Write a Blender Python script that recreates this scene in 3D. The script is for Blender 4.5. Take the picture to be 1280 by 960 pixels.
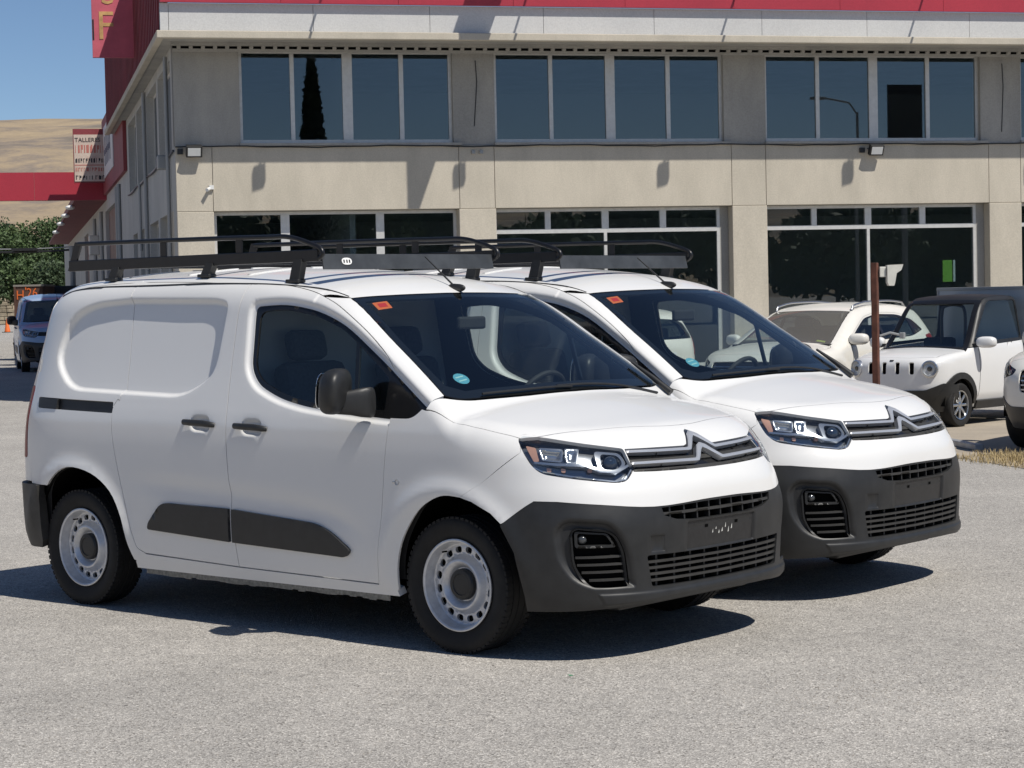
import bpy, bmesh, math, random
import numpy as np
from mathutils import Vector, Matrix, geometry
random.seed(7); np.random.seed(7)
S = bpy.context.scene
for o in list(bpy.data.objects): bpy.data.objects.remove(o)
COL = S.collection
R = math.radians

# ------------------------------------------------------------------ camera
def cam_axes(yaw, pitch, roll):
    f = np.array([math.cos(pitch)*math.cos(yaw), math.cos(pitch)*math.sin(yaw), math.sin(pitch)])
    r = np.cross(f, [0, 0, 1]); r /= np.linalg.norm(r); u = np.cross(r, f)
    c, s = math.cos(roll), math.sin(roll)
    return c*r+s*u, -s*r+c*u, f
CAM = np.array([6.40655, -7.72379, 1.61531])
cr_, cu_, cf_ = cam_axes(2.29267, -.041097, -.0220096)
cd = bpy.data.cameras.new('camera'); cam = bpy.data.objects.new('camera', cd); COL.objects.link(cam)
cd.sensor_width = 36; cd.lens = 36*2578.4/1280; cd.clip_start = .1; cd.clip_end = 12000
M = Matrix.Identity(4)
for i in range(3):
    M[i][0] = cr_[i]; M[i][1] = cu_[i]; M[i][2] = -cf_[i]; M[i][3] = CAM[i]
cam.matrix_world = M
S.camera = cam
S.render.resolution_x = 1024; S.render.resolution_y = 768

# ------------------------------------------------------------------ sky, sun, exposure
SUN = np.array([.68, -.021, 1.0]); SUN /= np.linalg.norm(SUN)
W = bpy.data.worlds.new('World'); S.world = W; W.use_nodes = True
nt = W.node_tree; bg = nt.nodes['Background']
sk = nt.nodes.new('ShaderNodeTexSky'); sk.sky_type = 'NISHITA'; sk.sun_disc = False
sk.sun_elevation = math.asin(SUN[2]); sk.sun_rotation = math.atan2(SUN[0], SUN[1])
sk.altitude = 1500; sk.air_density = .85; sk.dust_density = .05; sk.ozone_density = 4.0
nt.links.new(sk.outputs[0], bg.inputs[0]); bg.inputs[1].default_value = .08
sd = bpy.data.lights.new('sun', 'SUN'); sd.energy = 4.3; sd.angle = R(.53); sd.color = (1, .95, .87)
so = bpy.data.objects.new('sun', sd); COL.objects.link(so); so.location = (0, 0, 30)
so.rotation_euler = Vector((-SUN[0], -SUN[1], -SUN[2])).to_track_quat('-Z', 'Y').to_euler()
S.view_settings.view_transform = 'Standard'; S.view_settings.look = 'None'
S.view_settings.exposure = 0.11; S.view_settings.gamma = 1; S.view_settings.use_curve_mapping = False

# ------------------------------------------------------------------ materials
MATS = {}
def mat(name, col=(.5, .5, .5), rough=.5, metal=0., coat=0., noise=None, bump=None, spec=.5, trans=0., emit=None):
    """noise=(scale, amount[, detail]) varies the colour; bump=(scale, strength, distance)"""
    if name in MATS: return MATS[name]
    m = bpy.data.materials.new(name); m.use_nodes = True; MATS[name] = m
    n = m.node_tree.nodes; l = m.node_tree.links; b = n['Principled BSDF']
    b.inputs['Base Color'].default_value = (*col, 1); b.inputs['Roughness'].default_value = rough
    b.inputs['Metallic'].default_value = metal; b.inputs['Specular IOR Level'].default_value = spec
    b.inputs['Coat Weight'].default_value = coat; b.inputs['Coat Roughness'].default_value = .07
    if noise or bump:
        tc = n.new('ShaderNodeTexCoord')
    if noise:
        t = n.new('ShaderNodeTexNoise'); t.inputs['Scale'].default_value = noise[0]; t.inputs['Detail'].default_value = noise[2] if len(noise) > 2 else 6
        t.inputs['Roughness'].default_value = .6
        l.new(tc.outputs['Object'], t.inputs['Vector'])
        r = n.new('ShaderNodeValToRGB'); a = noise[1]
        r.color_ramp.elements[0].position = .3; r.color_ramp.elements[1].position = .7
        r.color_ramp.elements[0].color = (*[c*(1-a) for c in col], 1); r.color_ramp.elements[1].color = (*[min(1, c*(1+a)) for c in col], 1)
        l.new(t.outputs[0], r.inputs[0]); l.new(r.outputs[0], b.inputs['Base Color'])
    if bump:
        t2 = n.new('ShaderNodeTexNoise'); t2.inputs['Scale'].default_value = bump[0]; t2.inputs['Detail'].default_value = 4
        l.new(tc.outputs['Object'], t2.inputs['Vector'])
        bp = n.new('ShaderNodeBump'); bp.inputs['Strength'].default_value = bump[1]; bp.inputs['Distance'].default_value = bump[2]
        l.new(t2.outputs[0], bp.inputs['Height']); l.new(bp.outputs[0], b.inputs['Normal'])
    return m
def glass(name, tint=(.6, .68, .68), ior=1.5, rough=0.0, dust=0):
    if name in MATS: return MATS[name]
    m = bpy.data.materials.new(name); m.use_nodes = True; MATS[name] = m
    n = m.node_tree.nodes; l = m.node_tree.links; n.remove(n['Principled BSDF'])
    tr = n.new('ShaderNodeBsdfTransparent'); tr.inputs[0].default_value = (*tint, 1)
    gl = n.new('ShaderNodeBsdfGlossy'); gl.inputs['Roughness'].default_value = rough
    ge = n.new('ShaderNodeNewGeometry'); dt = n.new('ShaderNodeVectorMath'); dt.operation = 'DOT_PRODUCT'; l.new(ge.outputs['Normal'], dt.inputs[0]); l.new(ge.outputs['Incoming'], dt.inputs[1])
    def mth(op, a, b=None):
        q = n.new('ShaderNodeMath'); q.operation = op
        for i, v in enumerate((a, b)):
            if v is None: continue
            if isinstance(v, float): q.inputs[i].default_value = v
            else: l.new(v, q.inputs[i])
        return q.outputs[0]
    f0 = 1.7*((ior-1)/(ior+1))**2; p5 = mth('POWER', mth('SUBTRACT', 1., mth('ABSOLUTE', dt.outputs['Value'])), 5.)
    fr = mth('ADD', mth('MULTIPLY', p5, 1-f0), float(f0))                 # both faces of the sheet, same from either side
    mx = n.new('ShaderNodeMixShader'); l.new(fr, mx.inputs[0]); l.new(tr.outputs[0], mx.inputs[1]); l.new(gl.outputs[0], mx.inputs[2])
    if dust:
        df = n.new('ShaderNodeBsdfDiffuse'); df.inputs[0].default_value = (.42, .39, .34, 1); m2 = n.new('ShaderNodeMixShader'); m2.inputs[0].default_value = dust; l.new(mx.outputs[0], m2.inputs[1]); l.new(df.outputs[0], m2.inputs[2]); mx = m2
    l.new(mx.outputs[0], n['Material Output'].inputs[0])
    return m
def dusty(name, col, rough, coat, dust=(.55, .5, .42), amount=.35):
    """car paint with a patchy film of road dust"""
    m = mat(name, col, rough, 0, coat)
    n = m.node_tree.nodes; l = m.node_tree.links; b = n['Principled BSDF']
    tc = n.new('ShaderNodeTexCoord'); t = n.new('ShaderNodeTexNoise'); t.inputs['Scale'].default_value = 5; t.inputs['Detail'].default_value = 8; t.inputs['Roughness'].default_value = .7
    l.new(tc.outputs['Object'], t.inputs['Vector'])
    mu = n.new('ShaderNodeMath'); mu.operation = 'MULTIPLY'; mu.inputs[0].default_value = amount*.4; l.new(t.outputs[0], mu.inputs[1])
    mx = n.new('ShaderNodeMix'); mx.data_type = 'RGBA'; mx.inputs[6].default_value = (*col, 1); mx.inputs[7].default_value = (*dust, 1)
    l.new(mu.outputs[0], mx.inputs[0]); l.new(mx.outputs[2], b.inputs['Base Color'])
    return m
WHITE = dusty('white_paint', (.75, .75, .74), .38, .48, amount=.2)
BLUEP = dusty('blue_grey_paint', (.27, .40, .60), .35, .6)
PLAST = mat('black_plastic', (.019, .0195, .020), .46, noise=(14, .22, 8), bump=(900, .08, .001))
PLAST2 = mat('black_plastic_faded', (.034, .033, .031), .55, noise=(9, .25, 8))
BLACK = mat('black_void', (.006, .006, .006), .9, spec=0.)
FRIT = mat('black_gloss', (.012, .012, .013), .15)
CHROME = mat('chrome', (.60, .61, .63), .22, .85)
SATIN = mat('satin_silver', (.55, .56, .57), .3, 1.)
STEEL = mat('wheel_silver', (.62, .63, .65), .36, .45, noise=(30, .12))
TYRE = mat('tyre_rubber', (.0105, .0102, .010), .8, noise=(18, .35, 8))
CABIN = mat('cabin_grey', (.03, .031, .033), .75, noise=(20, .15))
CABIN2 = mat('seat_fabric', (.035, .037, .042), .9, noise=(60, .3))
CABIN3 = mat('cabin_light_trim', (.34, .35, .35), .8)
LENS = glass('lamp_lens', (.93, .95, .96), 1.5)
WGLASS = glass('windscreen_glass', (.84, .91, .89), 1.78)
SGLASS = glass('side_window_glass', (.80, .86, .85), 1.5)
RED = mat('tail_red', (.20, .005, .009), .35, spec=.25)
LCHROME = mat('lamp_chrome', (.50, .52, .55), .16, .85)
LHOUS = mat('lamp_housing_grey', (.24, .25, .27), .2, .75)
EMBLEM = mat('emblem_silver', (.62, .63, .65), .3, .6)
DASH = mat('dash_grey', (.12, .13, .13), .8, noise=(20, .15))
AMBER = mat('amber_reflector', (.75, .42, .30), .25, .5)
MIRRORM = mat('mirror_glass', (.8, .82, .84), .02, 1.)

# ------------------------------------------------------------------ plain mesh builder
class MB:
    def __init__(s): s.v = []; s.f = []; s.m = []
    def add(s, V, F, mi=0):
        o = len(s.v); s.v += [tuple(map(float, p)) for p in V]; s.f += [tuple(i+o for i in f) for f in F]; s.m += [mi]*len(F); return s
    def box(s, c, d, rz=0., mi=0, bev=0., mtx=None):
        bm = bmesh.new(); bmesh.ops.create_cube(bm, size=1)
        for v in bm.verts: v.co = Vector((v.co.x*d[0], v.co.y*d[1], v.co.z*d[2]))
        if bev: bmesh.ops.bevel(bm, geom=bm.edges[:], offset=min(bev, min(d)*.45), segments=2, affect='EDGES', profile=.5)
        X = Matrix.Translation(c) @ (mtx.to_4x4() if mtx else Matrix.Rotation(rz, 4, 'Z'))
        bm.verts.ensure_lookup_table(); bm.verts.index_update()
        s.add([X @ v.co for v in bm.verts], [[v.index for v in f.verts] for f in bm.faces], mi); bm.free(); return s
    def span(s, a, b, mi=0, bev=0.):
        a = Vector(a); b = Vector(b); return s.box((a+b)/2, [abs(q) for q in (b-a)], mi=mi, bev=bev)
    def tube(s, pts, r, seg=8, mi=0, caps=True, up=None, ry=None):
        P = [Vector(p) for p in pts]; n = len(P); rr = r if hasattr(r, '__len__') else [r]*n; V = []
        N = None
        for i in range(n):
            t = (P[min(i+1, n-1)]-P[max(i-1, 0)]).normalized()
            if N is None:
                N = Vector(up) if up else (Vector((0, 0, 1)) if abs(t.z) < .9 else Vector((1, 0, 0)))
            N = (N - t*N.dot(t)).normalized(); Bn = t.cross(N)
            k = ry if ry else 1.
            for j in range(seg):
                a = 2*math.pi*j/seg
                V.append(P[i]+N*math.cos(a)*rr[i]+Bn*math.sin(a)*rr[i]*k)
        F = [(i*seg+j, i*seg+(j+1) % seg, (i+1)*seg+(j+1) % seg, (i+1)*seg+j) for i in range(n-1) for j in range(seg)]
        if caps: F += [tuple(range(seg))[::-1], tuple((n-1)*seg+j for j in range(seg))]
        return s.add(V, F, mi)
    def lathe(s, prof, seg=40, axis='y', o=(0, 0, 0), mi=0, a0=0., a1=2*math.pi, close=False):
        """prof: (radius, along-axis) pairs"""
        full = abs(a1-a0-2*math.pi) < 1e-6; na = seg if full else seg+1; V = []
        for r, h in prof:
            for j in range(na):
                a = a0+(a1-a0)*j/seg; c, q = r*math.cos(a), r*math.sin(a)
                V.append({'y': (c, h, q), 'z': (c, q, h), 'x': (h, c, q)}[axis])
        V = [(v[0]+o[0], v[1]+o[1], v[2]+o[2]) for v in V]; F = []
        n = len(prof)
        for i in range(n if close else n-1):
            i2 = (i+1) % n
            for j in range(seg):
                j2 = (j+1) % na; F.append((i*na+j, i*na+j2, i2*na+j2, i2*na+j))
        return s.add(V, F, mi)
    def prism(s, poly, mp, d, mi=0):
        """poly in 2-D, mp(u,v)->3-D point, d: thickness vector"""
        A = [Vector(mp(*p)) for p in poly]; d = Vector(d); n = len(A)
        V = A+[a+d for a in A]
        F = [tuple(range(n)), tuple(range(2*n-1, n-1, -1))]+[(i, n+i, n+(i+1) % n, (i+1) % n) for i in range(n)]
        return s.add(V, F, mi)
    def ellipsoid(s, c, r, e=2., seg=24, rings=14, mi=0, shear=None):
        V = []; sp = lambda v, p: math.copysign(abs(v)**p, v)
        for i in range(rings+1):
            t = -math.pi/2+math.pi*i/rings
            for j in range(seg):
                a = 2*math.pi*j/seg; q = 2./e
                V.append((c[0]+r[0]*sp(math.cos(t), q)*sp(math.cos(a), q), c[1]+r[1]*sp(math.cos(t), q)*sp(math.sin(a), q), c[2]+r[2]*sp(math.sin(t), q)))
        if shear: V = [shear(*v) for v in V]
        F = [(i*seg+j, i*seg+(j+1) % seg, (i+1)*seg+(j+1) % seg, (i+1)*seg+j) for i in range(rings) for j in range(seg)]
        return s.add(V, F, mi)
    def build(s, name, mats, parent=None, smooth=None, loc=None, fixn=True):
        me = bpy.data.meshes.new(name); me.from_pydata(s.v, [], s.f)
        if not isinstance(mats, (list, tuple)): mats = [mats]
        for m in mats: me.materials.append(m)
        me.polygons.foreach_set('material_index', s.m)
        if fixn:
            bm = bmesh.new(); bm.from_mesh(me); bmesh.ops.remove_doubles(bm, verts=bm.verts, dist=1e-6); bmesh.ops.recalc_face_normals(bm, faces=bm.faces); bm.to_mesh(me); bm.free()
        if smooth:
            me.polygons.foreach_set('use_smooth', [True]*len(me.polygons)); me.set_sharp_from_angle(angle=R(smooth))
        me.update()
        return link(name, me, parent, loc)
def link(name, me, parent=None, loc=None):
    o = bpy.data.objects.new(name, me); COL.objects.link(o)
    if parent: o.parent = parent
    if loc is not None: o.location = loc
    return o
def tag(o, label=None, cat=None, group=None, kind=None):
    for k, v in (('label', label), ('category', cat), ('group', group), ('kind', kind)):
        if v: o[k] = v
    return o
def thing(name, label, cat, loc=(0, 0, 0), rz=0., group=None):
    o = bpy.data.objects.new(name, None); COL.objects.link(o); o.location = loc; o.rotation_euler = (0, 0, rz); o.empty_display_size = .2
    return tag(o, label, cat, group)
def copy_tree(o, parent=None, skip=()):
    c = o.copy(); COL.objects.link(c); c.parent = parent
    if parent: c.matrix_parent_inverse = o.matrix_parent_inverse.copy()
    for ch in o.children:
        if ch.name.split('.')[0] not in skip: copy_tree(ch, c, skip)
    return c

# ------------------------------------------------------------------ 2-D helpers
def pchip(xs, ys):
    xs = np.array(xs, float); ys = np.array(ys, float); h = np.diff(xs); d = np.diff(ys)/h
    m = np.zeros(len(xs)); m[0] = d[0]; m[-1] = d[-1]
    for i in range(1, len(xs)-1):
        if d[i-1]*d[i] > 0:
            w1 = 2*h[i]+h[i-1]; w2 = h[i]+2*h[i-1]; m[i] = (w1+w2)/(w1/d[i-1]+w2/d[i])
    def f(x):
        x = np.clip(x, xs[0], xs[-1]); i = np.clip(np.searchsorted(xs, x)-1, 0, len(xs)-2)
        t = (x-xs[i])/h[i]; t2 = t*t; t3 = t2*t
        return (2*t3-3*t2+1)*ys[i]+(t3-2*t2+t)*h[i]*m[i]+(-2*t3+3*t2)*ys[i+1]+(t3-t2)*h[i]*m[i+1]
    return f
def smax(a, b, k):
    h = np.maximum(k-np.abs(a-b), 0)/k
    return np.maximum(a, b)+h*h*k*.25
def area(P): 
    P = np.asarray(P); x, y = P[:, 0], P[:, 1]; return .5*np.sum(x*np.roll(y, -1)-np.roll(x, -1)*y)
def inset(P, d):
    P = np.asarray(P, float)
    if d == 0: return P
    if area(P) < 0: P = P[::-1]
    e = np.roll(P, -1, 0)-P; L = np.maximum(np.hypot(e[:, 0], e[:, 1]), 1e-9)[:, None]; nn = np.stack([-e[:, 1], e[:, 0]], 1)/L
    m = nn+np.roll(nn, 1, 0); q = np.maximum((m*m).sum(1)/2, .35)[:, None]
    return P+m*d/q
def fillet(P, r, n=5):
    P = np.asarray(P, float); out = []; N = len(P); rr = r if hasattr(r, '__len__') else [r]*N
    for i in range(N):
        a, b, c = P[i-1], P[i], P[(i+1) % N]
        if rr[i] <= 0: out.append(b); continue
        la, lc = np.hypot(*(a-b)), np.hypot(*(c-b)); k = min(rr[i], .48*la, .48*lc)
        p, q = b+(a-b)*k/la, b+(c-b)*k/lc
        for t in np.linspace(0, 1, n): out.append((1-t)**2*p+2*t*(1-t)*b+t*t*q)
    return np.array(out)
def crom(P, n=6):
    """open Catmull-Rom curve through P"""
    P = np.asarray(P, float); Q = np.vstack([2*P[0]-P[1], P, 2*P[-1]-P[-2]]); out = []
    for i in range(1, len(Q)-2):
        for t in np.linspace(0, 1, n, endpoint=False):
            a, b, c, d = Q[i-1:i+3]; out.append(.5*(2*b+(c-a)*t+(2*a-5*b+4*c-d)*t*t+(3*b-a-3*c+d)*t**3))
    out.append(P[-1]); return np.array(out)
def resample(P, h, closed=True):
    P = np.asarray(P, float); out = []; n = len(P)
    for i in range(n if closed else n-1):
        a, b = P[i], P[(i+1) % n]; L = np.hypot(*(b-a))
        if L < 1e-6: continue
        k = max(1, int(math.ceil(L/h)))
        for j in range(k): out.append(a+(b-a)*j/k)
    if not closed: out.append(P[-1])
    return np.array(out)
def inpoly(Q, P):
    Q = np.asarray(Q); P = np.asarray(P); r = np.zeros(len(Q), bool); a = P; b = np.roll(P, -1, 0)
    for (x0, y0), (x1, y1) in zip(a, b):
        if y0 == y1: continue
        c = ((y0 > Q[:, 1]) != (y1 > Q[:, 1])) & (Q[:, 0] < (x1-x0)*(Q[:, 1]-y0)/(y1-y0)+x0); r ^= c
    return r
def pdist(Q, P, closed=True):
    P = np.asarray(P, float); a = P if closed else P[:-1]; b = np.roll(P, -1, 0) if closed else P[1:]
    best = np.full(len(Q), 1e9)
    for p, q in zip(a, b):
        e = q-p; L = e@e
        if L < 1e-14: continue
        t = np.clip(((Q-p)@e)/L, 0, 1); d = Q-p-t[:, None]*e; best = np.minimum(best, d[:, 0]**2+d[:, 1]**2)
    return np.sqrt(best)
def mirror2(P):
    """open half outline with u<=0 (last point at u=0 or near) -> closed symmetric outline: pass (upper_half, lower_half)"""
    up, lo = [np.asarray(q, float) for q in P]
    upR = up[::-1]*[-1, 1]; loR = lo[::-1]*[-1, 1]
    if abs(up[-1][0]) < 1e-6: upR = upR[1:]
    if abs(lo[-1][0]) < 1e-6: loR = loR[1:]
    top = np.vstack([up, upR]); bot = np.vstack([lo, loR])
    return np.vstack([top, bot[::-1]])
def ribbon(P, w):
    """closed outline of a stripe of width w along an open path"""
    P = np.asarray(P, float); e = np.diff(P, axis=0); e /= np.hypot(e[:, 0], e[:, 1])[:, None]; nn = np.stack([-e[:, 1], e[:, 0]], 1)
    m = np.vstack([nn[:1], nn[:-1]+nn[1:], nn[-1:]]); m[1:-1] /= np.maximum((m[1:-1]**2).sum(1)/2, .3)[:, None]
    ww = np.asarray(w)[:, None]/2 if hasattr(w, '__len__') else w/2
    return np.vstack([P+m*ww, (P-m*ww)[::-1]])

# ------------------------------------------------------------------ implicit car bodies and the panels cut from them
KU = .87
class Body:
    x0w = 0.; x0r = -2.6; ztop = .6
    def root(s, O, D, t1, it=34):
        a = np.zeros(len(O)); b = np.full(len(O), float(t1))
        for _ in range(it):
            m = (a+b)/2; P = O+D*m[:, None]; f = s.F(P[:, 0], P[:, 1], P[:, 2]); a = np.where(f < 0, m, a); b = np.where(f < 0, b, m)
        return O+D*a[:, None]
    def pt(s, kind, uv):
        uv = np.atleast_2d(np.asarray(uv, float)); u, v = uv[:, 0], uv[:, 1]; z = np.zeros_like(u); o = np.ones_like(u)
        if kind == 's': return s.root(np.stack([u, z, v], 1), np.stack([z, -o, z], 1), 1.5)
        if kind == 't': return s.root(np.stack([u, v, z+s.ztop], 1), np.stack([z, z, o], 1), 1.6)
        if kind == 'w': return s.root(np.stack([z+s.x0w, z, v], 1), np.stack([np.cos(u/KU), np.sin(u/KU), z], 1), 2.5)
        if kind == 'r': return s.root(np.stack([z+s.x0r, z, v], 1), np.stack([-np.cos(u/KU), np.sin(u/KU), z], 1), 2.5)
    def uv(s, kind, P):
        P = np.atleast_2d(P)
        if kind == 's': return P[:, [0, 2]]
        if kind == 't': return P[:, [0, 1]]
        if kind == 'w': return np.stack([np.arctan2(P[:, 1], P[:, 0]-s.x0w)*KU, P[:, 2]], 1)
        if kind == 'r': return np.stack([np.arctan2(P[:, 1], -(P[:, 0]-s.x0r))*KU, P[:, 2]], 1)
    def conv(s, a, b, pts): return s.uv(b, s.pt(a, pts))
    def grad(s, P, e=2e-4):
        g = []
        for k in range(3):
            d = np.zeros(3); d[k] = e; A = P+d; Bq = P-d; g.append(s.F(A[:, 0], A[:, 1], A[:, 2])-s.F(Bq[:, 0], Bq[:, 1], Bq[:, 2]))
        g = np.stack(g, 1); return g/np.maximum(np.linalg.norm(g, axis=1), 1e-12)[:, None]
    def surf(s, kind, uv, off, embs):
        P = s.pt(kind, uv); N = s.grad(P); e = np.full(len(P), float(off))
        for E in embs:
            poly, dep, wid = E[:3]; i = inpoly(uv, poly)
            if i.any():
                t = np.clip(pdist(uv[i], poly)/wid, 0, 1); e[i] -= dep*t*t*(3-2*t)
        return P+N*e[:, None]
    def patch(s, kind, outline, holes=(), h=.03, off=0., embs=(), flange=.012, gap=.002, lines=()):
        out = resample(inset(outline, gap), h*.75); hol = [resample(inset(q, -gap), h*.75) for q in holes]
        cons = [(out, True)]+[(q, True) for q in hol]
        for E in embs:
            hh = min(h*.75, max(E[2]*.8, .008))
            for q in (E[0], inset(E[0], E[2]*.5), inset(E[0], E[2])):
                cons.append((resample(q, hh), True))
        for q in lines: cons.append((resample(q, h, False), False))
        lo, hi = out.min(0), out.max(0)
        gx, gy = np.meshgrid(np.arange(lo[0]+h/2, hi[0], h), np.arange(lo[1]+h/2, hi[1], h)); G = np.stack([gx.ravel(), gy.ravel()], 1)
        k = inpoly(G, out)
        for q in hol: k &= ~inpoly(G, q)
        G = G[k]
        for q, c in cons:
            if len(G): G = G[pdist(G, q, c) > .4*h]
        pts = []; ed = []
        for q, c in cons:
            b = len(pts); pts += [tuple(p) for p in q]; n = len(q); ed += [(b+i, b+(i+1) % n) for i in range(n if c else n-1)]
        pts += [tuple(p) for p in G]
        V, _, T, *_ = geometry.delaunay_2d_cdt([Vector(p) for p in pts], ed, [], 0, 1e-6)
        V = np.array([tuple(v) for v in V]); T = np.array([t for t in T if len(t) == 3])
        c = V[T].mean(1); k = inpoly(c, out)
        for q in hol: k &= ~inpoly(c, q)
        ar = np.abs(np.cross(V[T][:, 1]-V[T][:, 0], V[T][:, 2]-V[T][:, 0])); k &= ar > 1e-9
        T = T[k]; used = np.unique(T); remap = -np.ones(len(V), int); remap[used] = np.arange(len(used)); V = V[used]; T = remap[T]
        P = s.surf(kind, V, off, embs); e = 1.5e-3
        du = s.surf(kind, V+[e, 0], off, embs)-s.surf(kind, V-[e, 0], off, embs); dv = s.surf(kind, V+[0, e], off, embs)-s.surf(kind, V-[0, e], off, embs)
        N = np.cross(du, dv); N /= np.maximum(np.linalg.norm(N, axis=1), 1e-12)[:, None]
        g = s.grad(s.pt(kind, V)); N[(N*g).sum(1) < 0] *= -1
        bad = (N*g).sum(1) < .2; N[bad] = g[bad]
        fn = np.cross(P[T[:, 1]]-P[T[:, 0]], P[T[:, 2]]-P[T[:, 0]]); fl = (fn*N[T].mean(1)).sum(1) < 0; T[fl] = T[fl][:, ::-1]
        faces = [tuple(t) for t in T]; ln = [N[i] for t in T for i in t]; P = list(P)
        if flange:
            cnt = {}
            for t in T:
                for a, b in ((t[0], t[1]), (t[1], t[2]), (t[2], t[0])): cnt[(a, b)] = 1
            rim = {}
            for (a, b) in list(cnt):
                if (b, a) in cnt: continue
                for q in (a, b):
                    if q not in rim: rim[q] = len(P); P.append(P[q]-N[q]*flange)
                fc = (b, a, rim[a], rim[b]); faces.append(fc)
                nn = np.cross(P[a]-P[b], P[rim[a]]-P[b]); nn = nn/max(np.linalg.norm(nn), 1e-12); ln += [nn]*4
        return np.array(P), faces, ln
class PM:
    """mesh out of panels with their exact surface normals"""
    def __init__(s): s.v = []; s.f = []; s.n = []; s.m = []
    def add(s, res, mi=0, both=False, mir=False):
        for m in ((False, True) if both else (mir,)):
            P, Fc, ln = res; o = len(s.v)
            if not m:
                s.v += [tuple(p) for p in P]; s.f += [tuple(int(i)+o for i in f) for f in Fc]; s.n += [tuple(q) for q in ln]
            else:
                s.v += [(p[0], -p[1], p[2]) for p in P]; k = 0
                for f in Fc:
                    s.f.append(tuple(int(i)+o for i in f[::-1])); q = ln[k:k+len(f)][::-1]; k += len(f); s.n += [(a[0], -a[1], a[2]) for a in q]
            s.m += [mi]*len(Fc)
        return s
    def build(s, name, mats, parent=None):
        me = bpy.data.meshes.new(name); me.from_pydata(s.v, [], s.f)
        for m in (mats if isinstance(mats, (list, tuple)) else [mats]): me.materials.append(m)
        me.polygons.foreach_set('material_index', s.m); me.polygons.foreach_set('use_smooth', [True]*len(s.f))
        me.normals_split_custom_set(s.n); me.update()
        return link(name, me, parent)
def P1(body, name, mats, parent, mir, *a, **k):
    return PM().add(body.patch(*a, **k), mir=mir).build(name, mats, parent)

# ------------------------------------------------------------------ the panel van
class VanBody(Body):
    Wz = staticmethod(pchip([.10, .24, .32, .45, .6, .75, .9, 1.0, 1.06, 1.12, 1.3, 1.5, 1.65, 1.75, 1.9], [.83, .872, .892, .906, .913, .919, .921, .916, .906, .892, .850, .808, .778, .760, .72]))
    T = staticmethod(pchip([-3.6, -3.3, -3.0, -2.6, -2.0, -1.5, -1.2, -1.0, -.838, -.47, -.095, .045, .06, .2, .4, .6, .7, .8, .9], [1.69, 1.765, 1.80, 1.815, 1.816, 1.795, 1.768, 1.738, 1.687, 1.475, 1.243, 1.150, 1.146, 1.118, 1.075, 1.03, .995, .94, .86]))
    xf = staticmethod(pchip([.10, .22, .27, .33, .45, .6, .68, .75, .80, .85, .9, .95, 1.0, 1.06, 1.15], [.76, .84, .868, .866, .870, .880, .877, .870, .852, .826, .785, .747, .705, .645, .62]))
    xr = staticmethod(pchip([.2, .4, .65, 1.0, 1.4, 1.7, 1.9], [-3.40, -3.485, -3.485, -3.45, -3.38, -3.30, -3.2]))
    kx = staticmethod(pchip([-3.6, -1.1, -.75, .0, .15, .9], [.14, .13, .08, .07, .11, .11]))
    cr = staticmethod(pchip([-1., -.0, .1, .9], [.12, .12, .095, .07]))
    nz = staticmethod(pchip([.2, .3, .6, .72, .85, 1.0], [3.45, 3.45, 3.2, 2.85, 2.6, 2.6]))
    zc = staticmethod(pchip([-2.4, -2.0, -1.2, -.75, -.5], [.70, .685, .645, .595, .50]))
    nr = 6.; xc = 0.; x2 = -2.3
    def F(s, x, y, z):
        ay = np.abs(y); w = s.Wz(z)
        for c in (0., -2.785):
            d = np.hypot(x-c, z-.31); w = w+.019*np.exp(-((d-.44)/.052)**2)*np.clip((z-.25)/.2, 0, 1)
        w = w-.0105*np.exp(-((z-s.zc(x))/.05)**2)*np.clip((x+2.35)/.4, 0, 1)*np.clip((-.50-x)/.25, 0, 1)
        a = np.maximum(x-s.xc, 0)/(s.xf(z)-s.xc); b = np.maximum(s.x2-x, 0)/(s.x2-s.xr(z))
        n = np.where(x > s.x2, s.nz(z), s.nr); e = np.maximum(a, b)
        G = ((e**n+(ay/w)**n)**(1/n)-1)*.88
        Bv = (z-(s.T(x)-s.cr(x)*y*y))*np.where(x < -1.0, 1, .9)
        return smax(G, Bv, s.kx(x))
def Wp(L): return np.array([(a*KU, b) for a, b in L])

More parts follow.
